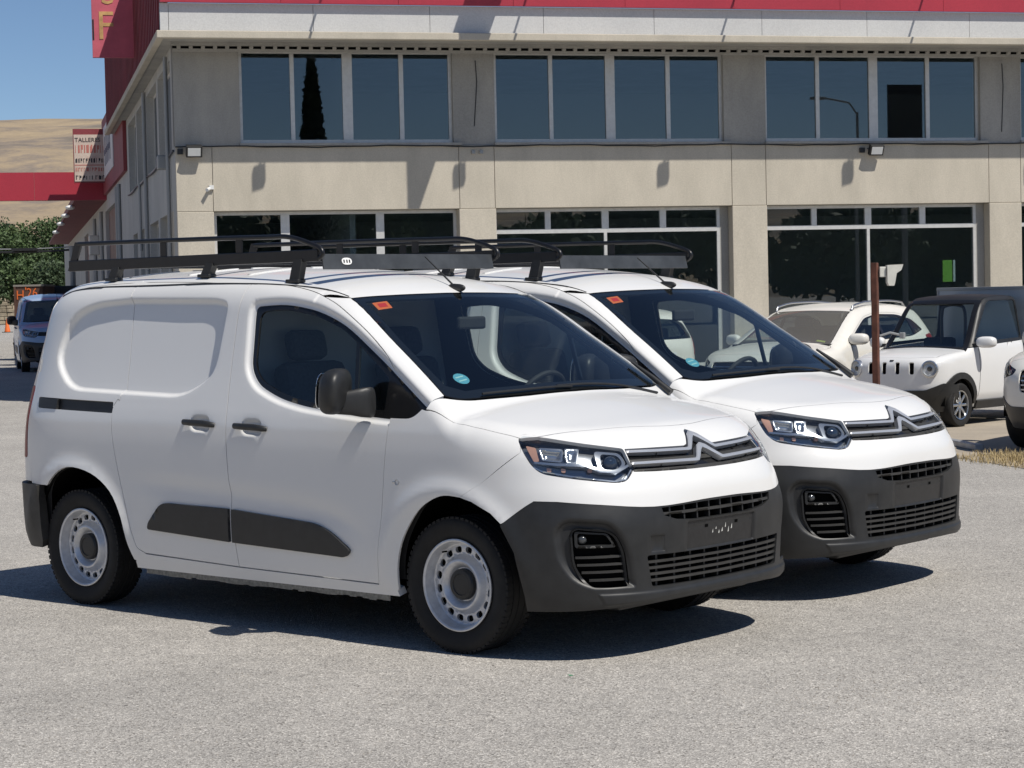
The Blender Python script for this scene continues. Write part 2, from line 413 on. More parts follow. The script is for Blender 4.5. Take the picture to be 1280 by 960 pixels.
def steel_wheel(parent, x, y, sgn, r=.314):
    """outer face towards sgn*y"""
    prof = [(.205, .07), (.235, .085), (.27, .098), (.293, .096), (.306, .088), (r-.001, .078), (r, .055), (r-.006, .053), (r-.006, .045), (r, .043), (r, .014), (r-.006, .012), (r-.006, .004), (r, .002), (r, -.03), (r-.006, -.032), (r-.006, -.04), (r, -.042), (r-.001, -.07), (.306, -.085), (.27, -.098), (.205, -.09), (.2, 0)]
    t = MB().lathe([(a, b*sgn) for a, b in prof], 64, 'y', close=True)
    for k in range(64):                                      # shoulder tread blocks
        a = 2*math.pi*(k+.5)/64; c, q = math.cos(a), math.sin(a)
        for hh in (.07, -.07):
            m = Matrix(((c, 0, -q), (0, 1, 0), (q, 0, c))).to_3x3()
            t.box(((r-.0045)*c, sgn*hh, (r-.0045)*q), (.011, .038, .021), mtx=m)
    w = t.build('wheel', TYRE, parent, 40, (x, y, r))
    tag(w, None)
    # rim: pressed steel disc with a ring of hand holes
    rp = [(.206, .074), (.213, .080), (.213, .086), (.207, .088), (.200, .084), (.194, .06), (.188, .035), (.181, .030)]
    rm = MB().lathe([(a, b*sgn) for a, b in rp], 64, 'y')
    n = 16; seg = 12
    ang = np.linspace(0, 2*math.pi, n*seg, endpoint=False)
    hr, hc = .0155, .160
    def ring(rad, h): return [(rad*math.cos(a), h*sgn, rad*math.sin(a)) for a in ang]
    # ring between .181 and .139 with holes: each sector filled around a slot
    V = []; Fc = []
    for k in range(n):
        a0 = 2*math.pi*k/n; am = a0+math.pi/n
        o = len(V); K = 16
        hole = []
        for j in range(K):
            t_ = 2*math.pi*j/K; ex = math.copysign(abs(math.cos(t_))**.75, math.cos(t_)); ey = math.copysign(abs(math.sin(t_))**.75, math.sin(t_))
            hole.append((hc+ex*.0150, am+ey*.0195/hc))
        outer = []
        for j in range(K):
            t_ = 2*math.pi*j/K; cx, cy = math.cos(t_), math.sin(t_); m_ = max(abs(cx), abs(cy)); cx /= m_; cy /= m_
            outer.append((hc+cx*.021, am+cy*math.pi/n))
        hgt = lambda rr: .030+.004*math.sin((rr-.139)/.042*math.pi)
        for rr, aa in outer: V.append((rr*math.cos(aa), sgn*hgt(rr), rr*math.sin(aa)))
        for rr, aa in hole: V.append((rr*math.cos(aa), sgn*(hgt(rr)-.001), rr*math.sin(aa)))
        for rr, aa in hole: V.append((rr*math.cos(aa), sgn*(hgt(rr)-.02), rr*math.sin(aa)))
        for j in range(K):
            j2 = (j+1) % K; Fc.append((o+j, o+j2, o+K+j2, o+K+j)); Fc.append((o+K+j, o+K+j2, o+2*K+j2, o+2*K+j))
    rm.add(V, Fc)
    rm.lathe([(a, b*sgn) for a, b in [(.139, .030), (.132, .036), (.124, .052), (.116, .062), (.108, .064), (.098, .058), (.086, .036), (.078, .03), (.066, .03)]], 64, 'y')
    rm.lathe([(a, b*sgn) for a, b in [(.20, -.02), (.2, .01), (.186, .02), (.06, .005), (0, .005)]], 40, 'y', mi=1)
    # valve
    rm.tube([(.178*math.cos(2.2), sgn*.035, .178*math.sin(2.2)), (.178*math.cos(2.2), sgn*.065, .178*math.sin(2.2))], .004, 6, 1)
    rm.build('rim', [STEEL, BLACK], w, 35)
    hc_ = MB().lathe([(a, b*sgn) for a, b in [(.073, .028), (.072, .050), (.066, .058), (.05, .060), (.047, .056), (.02, .057), (0, .057)]], 40, 'y')
    hc_.build('hub_cap', PLAST, w, 30)
    return w

ARCH_F = [(-.345, .15), (-.350, .273), (-.333, .401), (-.283, .525), (-.181, .647), (-.07, .712), (.032, .733), (.17, .711), (.275, .663), (.329, .619), (.392, .493), (.418, .303), (.411, .15)]
ARCH_R = [(-3.085, .15), (-3.095, .42), (-3.055, .585), (-2.95, .695), (-2.80, .757), (-2.60, .730), (-2.45, .640), (-2.365, .5), (-2.335, .36), (-2.30, .255), (-2.29, .15)]
ARCH_F = np.vstack([crom(ARCH_F[1:12], 4), [ARCH_F[12]], [ARCH_F[0]]]); ARCH_R = np.vstack([crom(ARCH_R[1:10], 4), [ARCH_R[10]], [ARCH_R[0]]])
WIN = fillet([(-1.398, 1.613), (-1.19, 1.626), (-.955, 1.590), (-.742, 1.514), (-.446, 1.332), (-.146, 1.129), (-.215, 1.074), (-.372, 1.074), (-.70, 1.098), (-.975, 1.123), (-1.165, 1.161), (-1.321, 1.222), (-1.39, 1.30), (-1.405, 1.57)], [.05, .1, .1, .1, .1, .004, .05, .1, .1, .1, .1, .1, .1, .06])
CREASE = crom([(-3.2, 1.57), (-3.12, 1.655), (-3.0, 1.705), (-2.8, 1.735), (-2.4, 1.748), (-2.0, 1.742), (-1.492, 1.722), (-1.25, 1.711), (-1.04, 1.678), (-.90, 1.637), (-.786, 1.590), (-.65, 1.512), (-.526, 1.430), (-.43, 1.358), (-.385, 1.31)], 5)
SD_REAR = crom([(-2.40, 1.752), (-2.402, 1.70), (-2.377, 1.181), (-2.405, 1.125), (-2.435, 1.062), (-2.412, .881), (-2.34, .585), (-2.285, .39), (-2.262, .345), (-2.20, .321)], 5)
FD_REAR = crom([(-1.492, 1.726), (-1.510, 1.553), (-1.516, 1.22), (-1.505, .94), (-1.485, .595), (-1.463, .300)], 5)
FD_FRONT = crom([(-.355, 1.085), (-.380, .90), (-.409, .683), (-.459, .351), (-.475, .288)], 5)
RECESS = fillet([(-3.03, 1.34), (-2.86, 1.165), (-2.322, 1.149), (-1.868, 1.137), (-1.635, 1.26), (-1.588, 1.64), (-1.70, 1.662), (-2.40, 1.676), (-2.731, 1.656), (-2.93, 1.575)], [.1, .12, .05, .12, .1, .09, .05, .05, .2, .12])

_wo = pchip([1.0, 1.06, 1.12, 1.3, 1.5, 1.65, 1.75, 1.9], [.916, .907, .895, .864, .828, .802, .784, .75])
def lean(P):
    P = np.array(P, float); k = P[:, 1] > 1.0; P[k, 0] -= .88*(_wo(P[k, 1])-VanBody.Wz(P[k, 1])); return P
WIN, CREASE, SD_REAR, FD_REAR, RECESS = [lean(q) for q in (WIN, CREASE, SD_REAR, FD_REAR, RECESS)]
def build_van(root):
    B = VanBody()
    crease_t = B.conv('s', 't', CREASE)                       # (x, y<0)
    def below_crease(x0, x1): return CREASE[(CREASE[:, 0] >= x0) & (CREASE[:, 0] <= x1)]
    recE = (RECESS, .036, .038); winE = (inset(WIN, -.040), .028, .034)
    def hpock(x, z): return (fillet([(x-.085, z-.03), (x-.05, z-.052), (x+.05, z-.055), (x+.085, z-.035), (x+.075, z+.03), (x+.04, z+.045), (x-.04, z+.045), (x-.075, z+.03)], .04), .030, .03)
    H1, H2 = (-1.715, 1.022), (-1.322, 1.012)
    top_sd = below_crease(SD_REAR[0][0]+.004, FD_REAR[0][0]-.004); top_fd = CREASE[CREASE[:, 0] > FD_REAR[0][0]+.004]
    bottom_z = lambda x: .288+.0165*(-.48-x)
    SD = np.vstack([FD_REAR[::-1], top_sd[::-1], SD_REAR])
    FD = np.vstack([FD_REAR, FD_FRONT[::-1], [(-.355, 1.2)], top_fd[::-1]])
    MOULD = fillet([(-2.152, .455), (-2.14, .49), (-2.027, .600), (-1.499, .594), (-.874, .556), (-.768, .523), (-.630, .437), (-.672, .404), (-1.504, .427)], [.02, .05, .05, .05, .08, .06, .03, .02, .05])
    TRACK = fillet([(-3.13, 1.130), (-2.437, 1.114), (-2.433, 1.058), (-3.12, 1.074)], .01)
    hood_s = [(-.141, 1.129), (-.017, 1.083), (.118, 1.047), (.251, 1.020), (.372, 1.000)]
    # hood outline in plan, right half front -> rear
    HOODR = np.vstack([crom([(.640, 0), (.630, -.147), (.572, -.43), (.532, -.564), (.446, -.741), (.372, -.818)], 4), crom([(.372, -.818), (.251, -.850), (.118, -.866), (-.017, -.880), (-.141, -.893)], 4)[1:], crom([(-.10, -.815), (-.062, -.735), (-.034, -.622), (.006, -.32), (.018, 0)], 4)])
    HOODT = np.vstack([HOODR, (HOODR*[1, -1])[::-1][1:-1]])
    hood_edge_s = B.conv('t', 's', crom([(.372, -.818), (.251, -.850), (.118, -.866), (-.017, -.880), (-.141, -.893)], 4))
    LAMP = fillet(Wp([(-1.158, .992), (-1.138, 1.007), (-1.028, .996), (-.85, .968), (-.615, .936), (-.596, .873), (-.583, .847), (-.628, .799), (-.68, .792), (-.877, .815), (-1.032, .840), (-1.085, .878), (-1.130, .945)]), [.008, .008, .05, .05, .012, .02, .012, .02, .02, .05, .03, .05, .05])
    seam_s = np.array([(.395, .935), (.225, .803), (.10, .728)])
    FEN = np.vstack([hood_edge_s[::-1], seam_s_ if False else seam_s*1, ARCH_F[(ARCH_F[:, 0] < .1) & (ARCH_F[:, 1] > .26)][::-1], [(-.36, .262), (-.478, .264)], FD_FRONT[::-1], [(-.30, 1.15)]])
    lamp_s = B.conv('w', 's', LAMP)
    # ---- fixed shell: sills, rear quarters, roof, windscreen pillars, rear corners
    shell = PM()
    RQ = np.vstack([SD_REAR, [(-2.262, .25)], ARCH_R[::-1][(ARCH_R[::-1][:, 1] > .24)], [(-3.095, .42), (-3.08, .56), (-3.06, .640), (-3.2, .648)], below_crease(-3.3, SD_REAR[0][0]-.001)])
    RQ = np.vstack([SD_REAR, [(-2.262, .30), (-2.28, .27)], np.array([q for q in ARCH_R[::-1] if q[1] > .26 and not (q[0] < -3.0 and q[1] < .63)]), [(-3.03, .648), (-3.2, .648)], below_crease(-3.3, SD_REAR[0][0]-.001)])
    shell.add(B.patch('s', RQ, [TRACK], h=.035, embs=[recE], gap=.0018, flange=.02), both=True)
    SILL = np.vstack([[(-2.262, .338), (-2.20, .318)], [(-1.46, .298), (-.476, .285), (-.36, .268), (-.352, .235)], [(-1.46, .235), (-2.30, .235), (-2.30, .27), (-2.28, .30)]])
    shell.add(B.patch('s', SILL, h=.04, gap=.0018, flange=.05), both=True)
    ct = crease_t[CREASE[:, 0] <= -.955]
    wst = crom([(-.846, -.656), (-.80, -.42), (-.775, -.2), (-.768, 0)], 5); wst = np.vstack([wst, (wst*[1, -1])[::-1][1:]])
    ROOF = np.vstack([ct, wst, (ct*[1, -1])[::-1]])
    roof = B.patch('t', ROOF, h=.05, gap=.0003, flange=0, embs=[])
    wse_t = crom([(-.846, -.656), (-.579, -.708), (-.332, -.749), (-.110, -.790)], 5); wse_s = B.conv('t', 's', wse_t)
    PIL = np.vstack([CREASE[CREASE[:, 0] >= -.962], [(-.40, 1.26), (-.146, 1.129), (-.135, 1.135)], wse_s[::-1]])
    shell.add(B.patch('s', PIL, [WIN], h=.03, gap=.0012, flange=.015, embs=[winE]), both=True)
    # rear face
    yy = np.linspace(-.70, .70, 15); zt = B.pt('t', np.stack([np.full(15, -3.2), yy], 1)); top = B.uv('r', zt)
    zz = np.linspace(1.56, .66, 14); sp = B.uv('r', B.pt('s', np.stack([np.full(14, -3.2), zz], 1)))   # right side: negative angle
    REAR = np.vstack([top, (sp*[-1, 1]), sp[::-1]])
    TAIL = fillet(Wp([(-.93, 1.19), (-.72, 1.19), (-.72, .79), (-.93, .79)]), .02)
    shell.add(B.patch('r', REAR, [TAIL, TAIL*[-1, 1]], h=.06, gap=.001, flange=.02))
    shell.build('body_shell', [WHITE], root)
    rf = PM().add(roof).build('roof', [WHITE], root)
    # roof ribs
    for x in (-2.7, -2.2, -1.72):
        for a, b in ((-.55, -.2), (-.1, .25), (.33, .58)):
            poly = fillet([(x-.012, a), (x+.012, a), (x+.012, b), (x-.012, b)], .011)
            P1(B, 'roof_bead', [WHITE], rf, False, 't', poly, h=.06, off=.006, flange=.007, gap=0)
    for s in (1, -1):
        a = crom([(-3.1, .705*s), (-2.6, .722*s), (-1.9, .722*s), (-1.3, .700*s), (-1.0, .675*s), (-.865, .658*s)], 4)
        P1(B, 'roof_ditch', [PLAST], rf, False, 't', ribbon(a, .008), h=.1, off=.002, flange=.003, gap=0)
    # ---- inner lining keeps the gaps dark
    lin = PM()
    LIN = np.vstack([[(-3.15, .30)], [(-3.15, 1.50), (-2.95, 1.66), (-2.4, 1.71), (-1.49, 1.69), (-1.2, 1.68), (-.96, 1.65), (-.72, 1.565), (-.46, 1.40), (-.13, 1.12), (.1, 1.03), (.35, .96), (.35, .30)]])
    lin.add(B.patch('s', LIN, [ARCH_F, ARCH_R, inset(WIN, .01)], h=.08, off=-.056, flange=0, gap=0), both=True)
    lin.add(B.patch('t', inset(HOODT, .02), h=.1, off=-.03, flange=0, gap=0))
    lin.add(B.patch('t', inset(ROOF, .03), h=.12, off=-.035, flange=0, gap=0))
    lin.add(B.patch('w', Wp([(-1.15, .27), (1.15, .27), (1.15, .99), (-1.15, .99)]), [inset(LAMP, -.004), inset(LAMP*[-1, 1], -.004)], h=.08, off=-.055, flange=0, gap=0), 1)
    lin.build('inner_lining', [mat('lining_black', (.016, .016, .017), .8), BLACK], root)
    for s in (False, True):
        sg = 1 if s else -1
        # sliding door
        d = P1(B, 'sliding_door', [WHITE], root, s, 's', SD, h=.03, embs=[recE, hpock(*H1)], gap=.0022)
        P1(B, 'trim_moulding', [PLAST], d, s, 's', MOULD[MOULD[:, 0] < -1.494] if False else np.array([q for q in MOULD if q[0] < -1.494]), h=.03, off=.016, embs=[], flange=.018, gap=0)
        def handle(x, z, par):
            pts = [(x-.12, z), (x-.105, z), (x-.05, z-.002), (x+.05, z-.004), (x+.105, z-.008), (x+.12, z-.010)]
            p3 = B.surf('s', np.array(pts), .017, []); p3[0] = B.surf('s', np.array(pts[:1]), .0, [])[0]; p3[-1] = B.surf('s', np.array(pts[-1:]), .0, [])[0]
            if s: p3[:, 1] *= -1
            MB().tube(p3, [.011, .015, .0165, .0165, .015, .011], 10, ry=.75).build('door_handle', PLAST, par, 50)
        handle(*H1, d)
        # front door
        d2 = P1(B, 'front_door', [WHITE], root, s, 's', FD, [WIN], h=.03, embs=[winE, hpock(*H2)], gap=.0022)
        P1(B, 'trim_moulding', [PLAST], d2, s, 's', np.array([q for q in MOULD if q[0] > -1.48]+[]), h=.03, off=.016, flange=.018, gap=0)
        handle(*H2, d2)
        # window: black surround, panes, divider
        REARP = lean(fillet([(-1.375, 1.585), (-1.19, 1.600), (-.96, 1.564), (-.76, 1.492), (-.665, 1.432), (-.640, 1.118), (-.975, 1.148), (-1.16, 1.186), (-1.31, 1.245), (-1.37, 1.315)], [.05, .06, .06, .05, .01, .01, .08, .08, .08, .06]))
        FRONTP = lean(fillet([(-.640, 1.416), (-.52, 1.335), (-.42, 1.262), (-.43, 1.115), (-.617, 1.116)], .012))
        P1(B, 'window_frame', [FRIT], d2, s, 's', inset(WIN, -.012), [REARP, FRONTP], h=.03, off=-.030, flange=.012, gap=0)
        P1(B, 'side_window', [SGLASS], d2, s, 's', inset(REARP, -.006), h=.06, off=-.036, flange=0, gap=0)
        P1(B, 'quarter_window', [SGLASS], d2, s, 's', inset(FRONTP, -.006), h=.06, off=-.036, flange=0, gap=0)
        # slide rail
        P1(B, 'sliding_door_rail', [PLAST], root, s, 's', TRACK, h=.05, off=-.016, flange=.0, gap=-.003)
        P1(B, 'rail_carrier', [PLAST], root, s, 's', fillet([(-3.125, 1.128), (-2.93, 1.123), (-2.93, 1.070), (-3.115, 1.075)], .006), h=.05, off=.004, flange=.02, gap=0)
        # fender
        f = P1(B, 'fender', [WHITE], root, s, 's', FEN, [lamp_s, WIN], h=.025, gap=.0003)
        q = B.surf('s', np.array([(-.306, .778)]), .001, [])[0]
        mb = MB().lathe([(.0, .004), (.009, .004), (.013, .001), (.013, -.004)], 16, 'y', (q[0], q[1], q[2])).box((q[0]-.022, q[1], q[2]), (.018, .006, .010), bev=.002)
        if s: mb.v = [(a, -b_, c) for a, b_, c in mb.v]
        mb.build('side_repeater', SATIN, f, 40)
        # headlight
        hl = P1(B, 'headlight', [LENS], root, s, 'w', LAMP, h=.025, off=.001, flange=0, gap=.002)
        P1(B, 'lamp_housing', [LHOUS], hl, s, 'w', inset(LAMP, -.006), h=.04, off=-.050, flange=-.049, gap=0)
        P1(B, 'indicator', [AMBER], hl, s, 'w', fillet(Wp([(-1.118, .972), (-1.066, .962), (-1.046, .900), (-1.070, .893)]), .008), h=.02, off=-.018, flange=.02, gap=0)
        P1(B, 'reflector', [LCHROME], hl, s, 'w', fillet(Wp([(-1.055, .965), (-.93, .957), (-.935, .895), (-1.035, .903)]), .012), h=.015, off=-.020, embs=[(fillet(Wp([(-1.048, .960), (-.937, .952), (-.94, .900), (-1.03, .907)]), .01), .028, .022)], flange=.03, gap=0)
        P1(B, 'reflector', [LCHROME], hl, s, 'w', fillet(Wp([(-.925, .957), (-.850, .953), (-.866, .890), (-.915, .890)]), .008), h=.015, off=-.016, embs=[(Wp([(-.92, .954), (-.855, .950), (-.87, .893), (-.912, .893)]), .012, .02)], flange=.03, gap=0)
        P1(B, 'reflector', [LCHROME], hl, s, 'w', fillet(Wp([(-.775, .943), (-.632, .929), (-.602, .884), (-.662, .846), (-.755, .853)]), .02), [fillet(Wp([(-.742, .930), (-.645, .920), (-.622, .885), (-.668, .857), (-.742, .862)]), .02)], h=.015, off=-.020, flange=.03, gap=0)
        c0 = B.surf('w', Wp([(-.688, .893)]), -.036, [])[0]; c0 = c0*[1, -sg*-1 if False else (1 if not s else -1), 1]
        MB().ellipsoid(c0, (.034, .040, .036), 2., 20, 12).build('projector_lens', mat('projector_glass', (.02, .03, .05), .04, coat=1), hl, 60)
        P1(B, 'chrome_strip', [LCHROME], hl, s, 'w', ribbon(Wp([(-1.070, .893), (-.959, .884), (-.82, .880), (-.755, .852), (-.668, .846), (-.598, .873)]), [.008, .012, .014, .014, .014, .010]), h=.02, off=-.012, flange=.03, gap=0)
        P1(B, 'chrome_strip', [LCHROME], hl, s, 'w', ribbon(Wp([(-1.075, .872), (-1.03, .852), (-.877, .827), (-.69, .803), (-.63, .809), (-.594, .850)]), .006), h=.03, off=-.008, flange=.02, gap=0)
        for th in (-1.0, -.93, -.80): 
            P1(B, 'bulb', [AMBER], hl, s, 'w', fillet(Wp([(th-.012, .872), (th+.012, .870), (th+.010, .85), (th-.010, .852)]), .006), h=.02, off=-.03, flange=.01, gap=0)
        # rear lamp, rear bumper corner
        P1(B, 'tail_light', [RED], root, s, 'r', TAIL, h=.04, off=.002, flange=.02, gap=.003)
        # mirror
        def shr(x, y, z): return (x-.42*(y+1.045)*1.0+.10*(z-1.2), y, z+.05*(y+1.045))
        mm = MB().ellipsoid((-.575, -1.045, 1.203), (.072, .114, .106), 3.0, 28, 18, shear=shr)
        mm.v = [(a, b_, c) for a, b_, c in mm.v]
        mm2 = MB()
        loop = []
        A0 = np.array([-.54, -1.02, 1.15]); A1 = np.array([-.455, -.935, 1.128])
        for k, (t_, ry_, rz_) in enumerate([(-.2, .05, .055), (.35, .05, .060), (.75, .046, .070), (1., .038, .072), (1.10, .02, .058)]):
            c = A0+(A1-A0)*t_
            loop.append([(c[0], c[1]+ry_*math.copysign(abs(math.cos(a))**.7, math.cos(a)), c[2]+rz_*math.copysign(abs(math.sin(a))**.7, math.sin(a))+.02*t_) for a in np.linspace(0, 2*math.pi, 20, endpoint=False)])
        V = [q for l_ in loop for q in l_]; Fq = [(i*20+j, i*20+(j+1) % 20, (i+1)*20+(j+1) % 20, (i+1)*20+j) for i in range(4) for j in range(20)]+[tuple(range(20)), tuple(range(80, 100))]
        mm2.add(V, Fq)
        mg = MB().ellipsoid((-.655, -1.045, 1.205), (.006, .082, .088), 3.2, 24, 12, shear=shr)
        for b_ in (mm, mm2, mg):
            if s: b_.v = [(x, -y, z) for x, y, z in b_.v]
        mi = mm.build('door_mirror', PLAST, root, 60); mm2.build('mirror_foot', PLAST, mi, 40); mg.build('mirror_glass', MIRRORM, mi, 60)
        # wheel houses
        for c in (0., -2.785):
            wh = MB().lathe([(.415 if c == 0 else .45, -.872), (.415 if c == 0 else .45, -.50), (0, -.50)], 24, 'y', (c+(.02 if c == 0 else .06), 0, .325), a0=.0, a1=math.pi)
            if s: wh.v = [(x, -y, z) for x, y, z in wh.v]
            wh.build('wheel_housing', BLACK, root, 40)
        for c in (0., -2.785): steel_wheel(root, c, sg*.775, sg)
    # ---- hood
    hd = P1(B, 'hood', [WHITE], root, False, 't', HOODT, h=.035, gap=.0022, flange=.02)
    # ---- windscreen
    WSb = crom([(-.110, -.790), (-.071, -.732), (-.046, -.622), (-.008, -.32), (.004, 0)], 4)
    WSR = np.vstack([wst[:len(wst)//2+1][::-1], wse_t[1:], WSb[1:]])
    WS = np.vstack([WSR, (WSR*[1, -1])[::-1][1:-1]])
    INR = np.vstack([crom([(-.735, 0), (-.742, -.3), (-.795, -.615)], 4), crom([(-.56, -.664), (-.34, -.702), (-.165, -.725)], 3), crom([(-.105, -.655), (-.066, -.34), (-.055, 0)], 4)])
    INN = np.vstack([INR, (INR*[1, -1])[::-1][1:-1]])
    ws = P1(B, 'windscreen', [WGLASS], root, False, 't', WS, h=.06, off=-.002, flange=0, gap=.003)
    P1(B, 'windscreen_border', [FRIT], ws, False, 't', WS, [INN], h=.05, off=-.006, flange=.01, gap=.002)
    P1(B, 'inspection_sticker', [mat('sticker_orange', (.75, .16, .04), .6)], ws, False, 't', [(-.772, -.592), (-.764, -.497), (-.706, -.515), (-.712, -.606)], h=.05, off=-.0045, flange=0, gap=0)
    P1(B, 'sticker_print', [mat('sticker_red', (.6, .03, .03), .6)], ws, False, 't', [(-.758, -.570), (-.752, -.520), (-.722, -.53), (-.727, -.582)], h=.05, off=-.0040, flange=0, gap=0)
    t_ = np.linspace(0, 2*math.pi, 20, endpoint=False)
    P1(B, 'eco_badge', [mat('sticker_blue', (.10, .36, .48), .6)], ws, False, 't', np.stack([-.176+.036*np.cos(t_), -.605+.042*np.sin(t_)], 1), h=.05, off=-.0045, flange=0, gap=0)
    for k in (-1, 1): P1(B, 'badge_print', [mat('sticker_pale', (.35, .6, .62), .6)], ws, False, 't', [(-.176+k*.012-.004, -.632), (-.176+k*.012+.004, -.632), (-.176+k*.012+.004, -.58), (-.176+k*.012-.004, -.58)], h=.05, off=-.0040, flange=0, gap=0)
    # wipers
    for pts in ([(.008, .66), (-.018, .35), (-.02, -.10)], [(-.01, .0), (-.028, -.35), (-.055, -.60)]):
        p3 = B.surf('t', crom(pts, 6), .008, [])
        MB().tube(p3, .006, 6).build('wiper', PLAST, root, 50)
    p3 = B.surf('t', np.array([(.0, .775), (-.1, .755), (-.22, .735)]), .02, []); MB().tube(p3, [.02, .014, .007], 8).build('wiper', PLAST, root, 50)
    # ---- front end
    btop = Wp([(-1.232, .612), (-1.171, .656), (-1.111, .696), (-1.066, .722), (-.958, .720), (-.761, .703), (-.50, .681), (-.169, .689), (0, .690)])
    btop = np.vstack([crom(btop[:4], 3), crom(btop[4:], 4)])
    bbot = np.vstack([B.conv('s', 'w', [(.392, .493), (.418, .303), (.411, .225)]), Wp([(-.925, .231), (-.742, .241), (-.405, .258), (0, .262)])])
    BUMP = mirror2((btop, bbot))
    UG = mirror2((Wp([(-.458, .672), (-.169, .678), (0, .679)]), Wp([(-.446, .640), (-.40, .626), (-.366, .617), (-.228, .606), (0, .605)])))
    LG = fillet(mirror2((Wp([(-.549, .466), (-.174, .460), (0, .459)]), Wp([(-.522, .327), (-.2, .323), (0, .322)]))), .012)
    FOG = fillet(Wp([(-.897, .580), (-.878, .596), (-.735, .580), (-.702, .557), (-.666, .488), (-.647, .339), (-.743, .338), (-.812, .341), (-.856, .381), (-.889, .440)]), [.012, .012, .02, .03, .05, .008, .02, .02, .03, .05])
    POCK = fillet(Wp([(-.99, .60), (-.93, .655), (-.72, .640), (-.655, .57), (-.615, .47), (-.60, .326), (-.82, .326), (-.90, .36), (-.97, .45)]), [.05, .05, .05, .06, .06, .01, .03, .05, .06])
    LIP = fillet(mirror2((Wp([(-.80, .318), (-.5, .314), (0, .312)]), Wp([(-.76, .246), (-.4, .264), (0, .268)]))), .02)
    PLATE = fillet(Wp([(-.293, .596), (.293, .596), (.293, .466), (-.293, .466)]), .006)
    BLANK = fillet(Wp([(-.534, .553), (-.446, .553), (-.445, .478), (-.529, .481)]), .006)
    fb = P1(B, 'front_bumper', [PLAST], root, False, 'w', BUMP, [UG, LG, FOG, FOG*[-1, 1]], h=.025, embs=[(POCK, .032, .036), (POCK*[-1, 1], .032, .036), (PLATE, .008, .005), (BLANK, .004, .004), (LIP, -.008, .02)], flange=.035, gap=.0015)
    lip_z = lambda th, z: z
    for k, z in enumerate((.436, .409, .381, .353)):
        a = mirror2((Wp([(-.548+.006*k, z+.0055), (0, z+.0045-.004)]), Wp([(-.548+.006*k, z-.0055), (0, z-.0055-.004)])))
        P1(B, 'grille_slat', [PLAST2], fb, False, 'w', a, h=.05, off=-.006, flange=.04, gap=0)
    for th in np.arange(-.48, .49, .12):
        P1(B, 'grille_divider', [PLAST], fb, False, 'w', Wp([(th-.006, .462), (th+.006, .462), (th+.006, .324), (th-.006, .324)]), h=.06, off=-.022, flange=.03, gap=0)
    a = mirror2((Wp([(-.448, .652), (0, .648)]), Wp([(-.448, .640), (0, .636)])))
    P1(B, 'grille_slat', [PLAST2], fb, False, 'w', a, h=.05, off=-.005, flange=.04, gap=0)
    for th in np.arange(-.40, .41, .1):
        P1(B, 'grille_divider', [PLAST], fb, False, 'w', Wp([(th-.005, .679), (th+.005, .679), (th+.005, .606), (th-.005, .606)]), h=.06, off=-.012, flange=.03, gap=0)
    for s in (False, True):
        P1(B, 'fog_light_surround', [PLAST], fb, s, 'w', fillet(Wp([(-.888, .590), (-.735, .577), (-.692, .512), (-.886, .514)]), .014), [fillet(Wp([(-.874, .580), (-.742, .570), (-.710, .524), (-.874, .526)]), .012)], h=.03, off=-.028, flange=.05, gap=0)
        P1(B, 'fog_light_recess', [BLACK], fb, s, 'w', inset(FOG, -.01), h=.05, off=-.09, flange=-.075, gap=0)
        c0 = B.surf('w', Wp([(-.852, .551)]), -.05, [])[0]
        if s: c0[1] *= -1
        MB().ellipsoid(c0, (.022, .022, .022), 2, 14, 8).build('fog_light', mat('fog_glass', (.10, .105, .11), .12, .5), fb, 60)
        for k, z in enumerate((.470, .436, .402, .366)):
            P1(B, 'fog_slat', [PLAST2], fb, s, 'w', Wp([(-.885+.014*k*k*.5, z+.005), (-.66+.004*k, z+.005), (-.66+.004*k, z-.005), (-.885+.014*k*k*.5, z-.005)]), h=.05, off=-.036, flange=.04, gap=0)
    P1(B, 'plate_holder', [mat('plate_black', (.016, .016, .017), .35, noise=(30, .3))], fb, False, 'w', inset(PLATE, .004), h=.05, off=-.0078, flange=0, gap=0)
    for th in (-.132, .132):
        P1(B, 'plate_hole', [BLACK], fb, False, 'w', fillet(Wp([(th-.014, .572), (th+.014, .572), (th+.014, .558), (th-.014, .558)]), .003), h=.05, off=-.0072, flange=0, gap=0)
    rs = random.Random(3)
    for k in range(7):
        th = -.075+.028*k; z = .545+rs.uniform(-.016, .016); w = rs.uniform(.003, .008); hh = rs.uniform(.006, .016)
        P1(B, 'glue_residue', [mat('old_glue', (.55, .55, .52), .8)], fb, False, 'w', Wp([(th-w, z-hh), (th+w*.6, z-hh*.8), (th+w*.2, z+hh), (th-w*.4, z+hh*.3)]), h=.05, off=-.0070, flange=0, gap=0)
    # white nose panel
    archw = B.conv('s', 'w', [(.10, .728), (.17, .711), (.275, .664), (.329, .619)])
    seamw = B.conv('s', 'w', seam_s)
    hoodw = B.conv('t', 'w', HOODR[:21])                       # centre -> side tip
    up = np.vstack([seamw[::-1], hoodw[::-1]]); up[-1, 0] = 0.
    lo = np.vstack([archw, btop[1:]])
    NOSE = mirror2((up, lo))
    GR = mirror2((Wp([(-.606, .934), (-.387, .931), (-.150, .927), (-.118, .932), (-.030, .987), (0, .994)]), Wp([(-.586, .836), (-.457, .832), (-.2, .828), (0, .827)])))
    P1(B, 'nose_panel', [WHITE], root, False, 'w', NOSE, [LAMP, LAMP*[-1, 1], GR], h=.025, gap=.0003, flange=.02)
    g = P1(B, 'grille', [FRIT], root, False, 'w', inset(GR, -.006), h=.04, off=-.026, flange=0, gap=0)
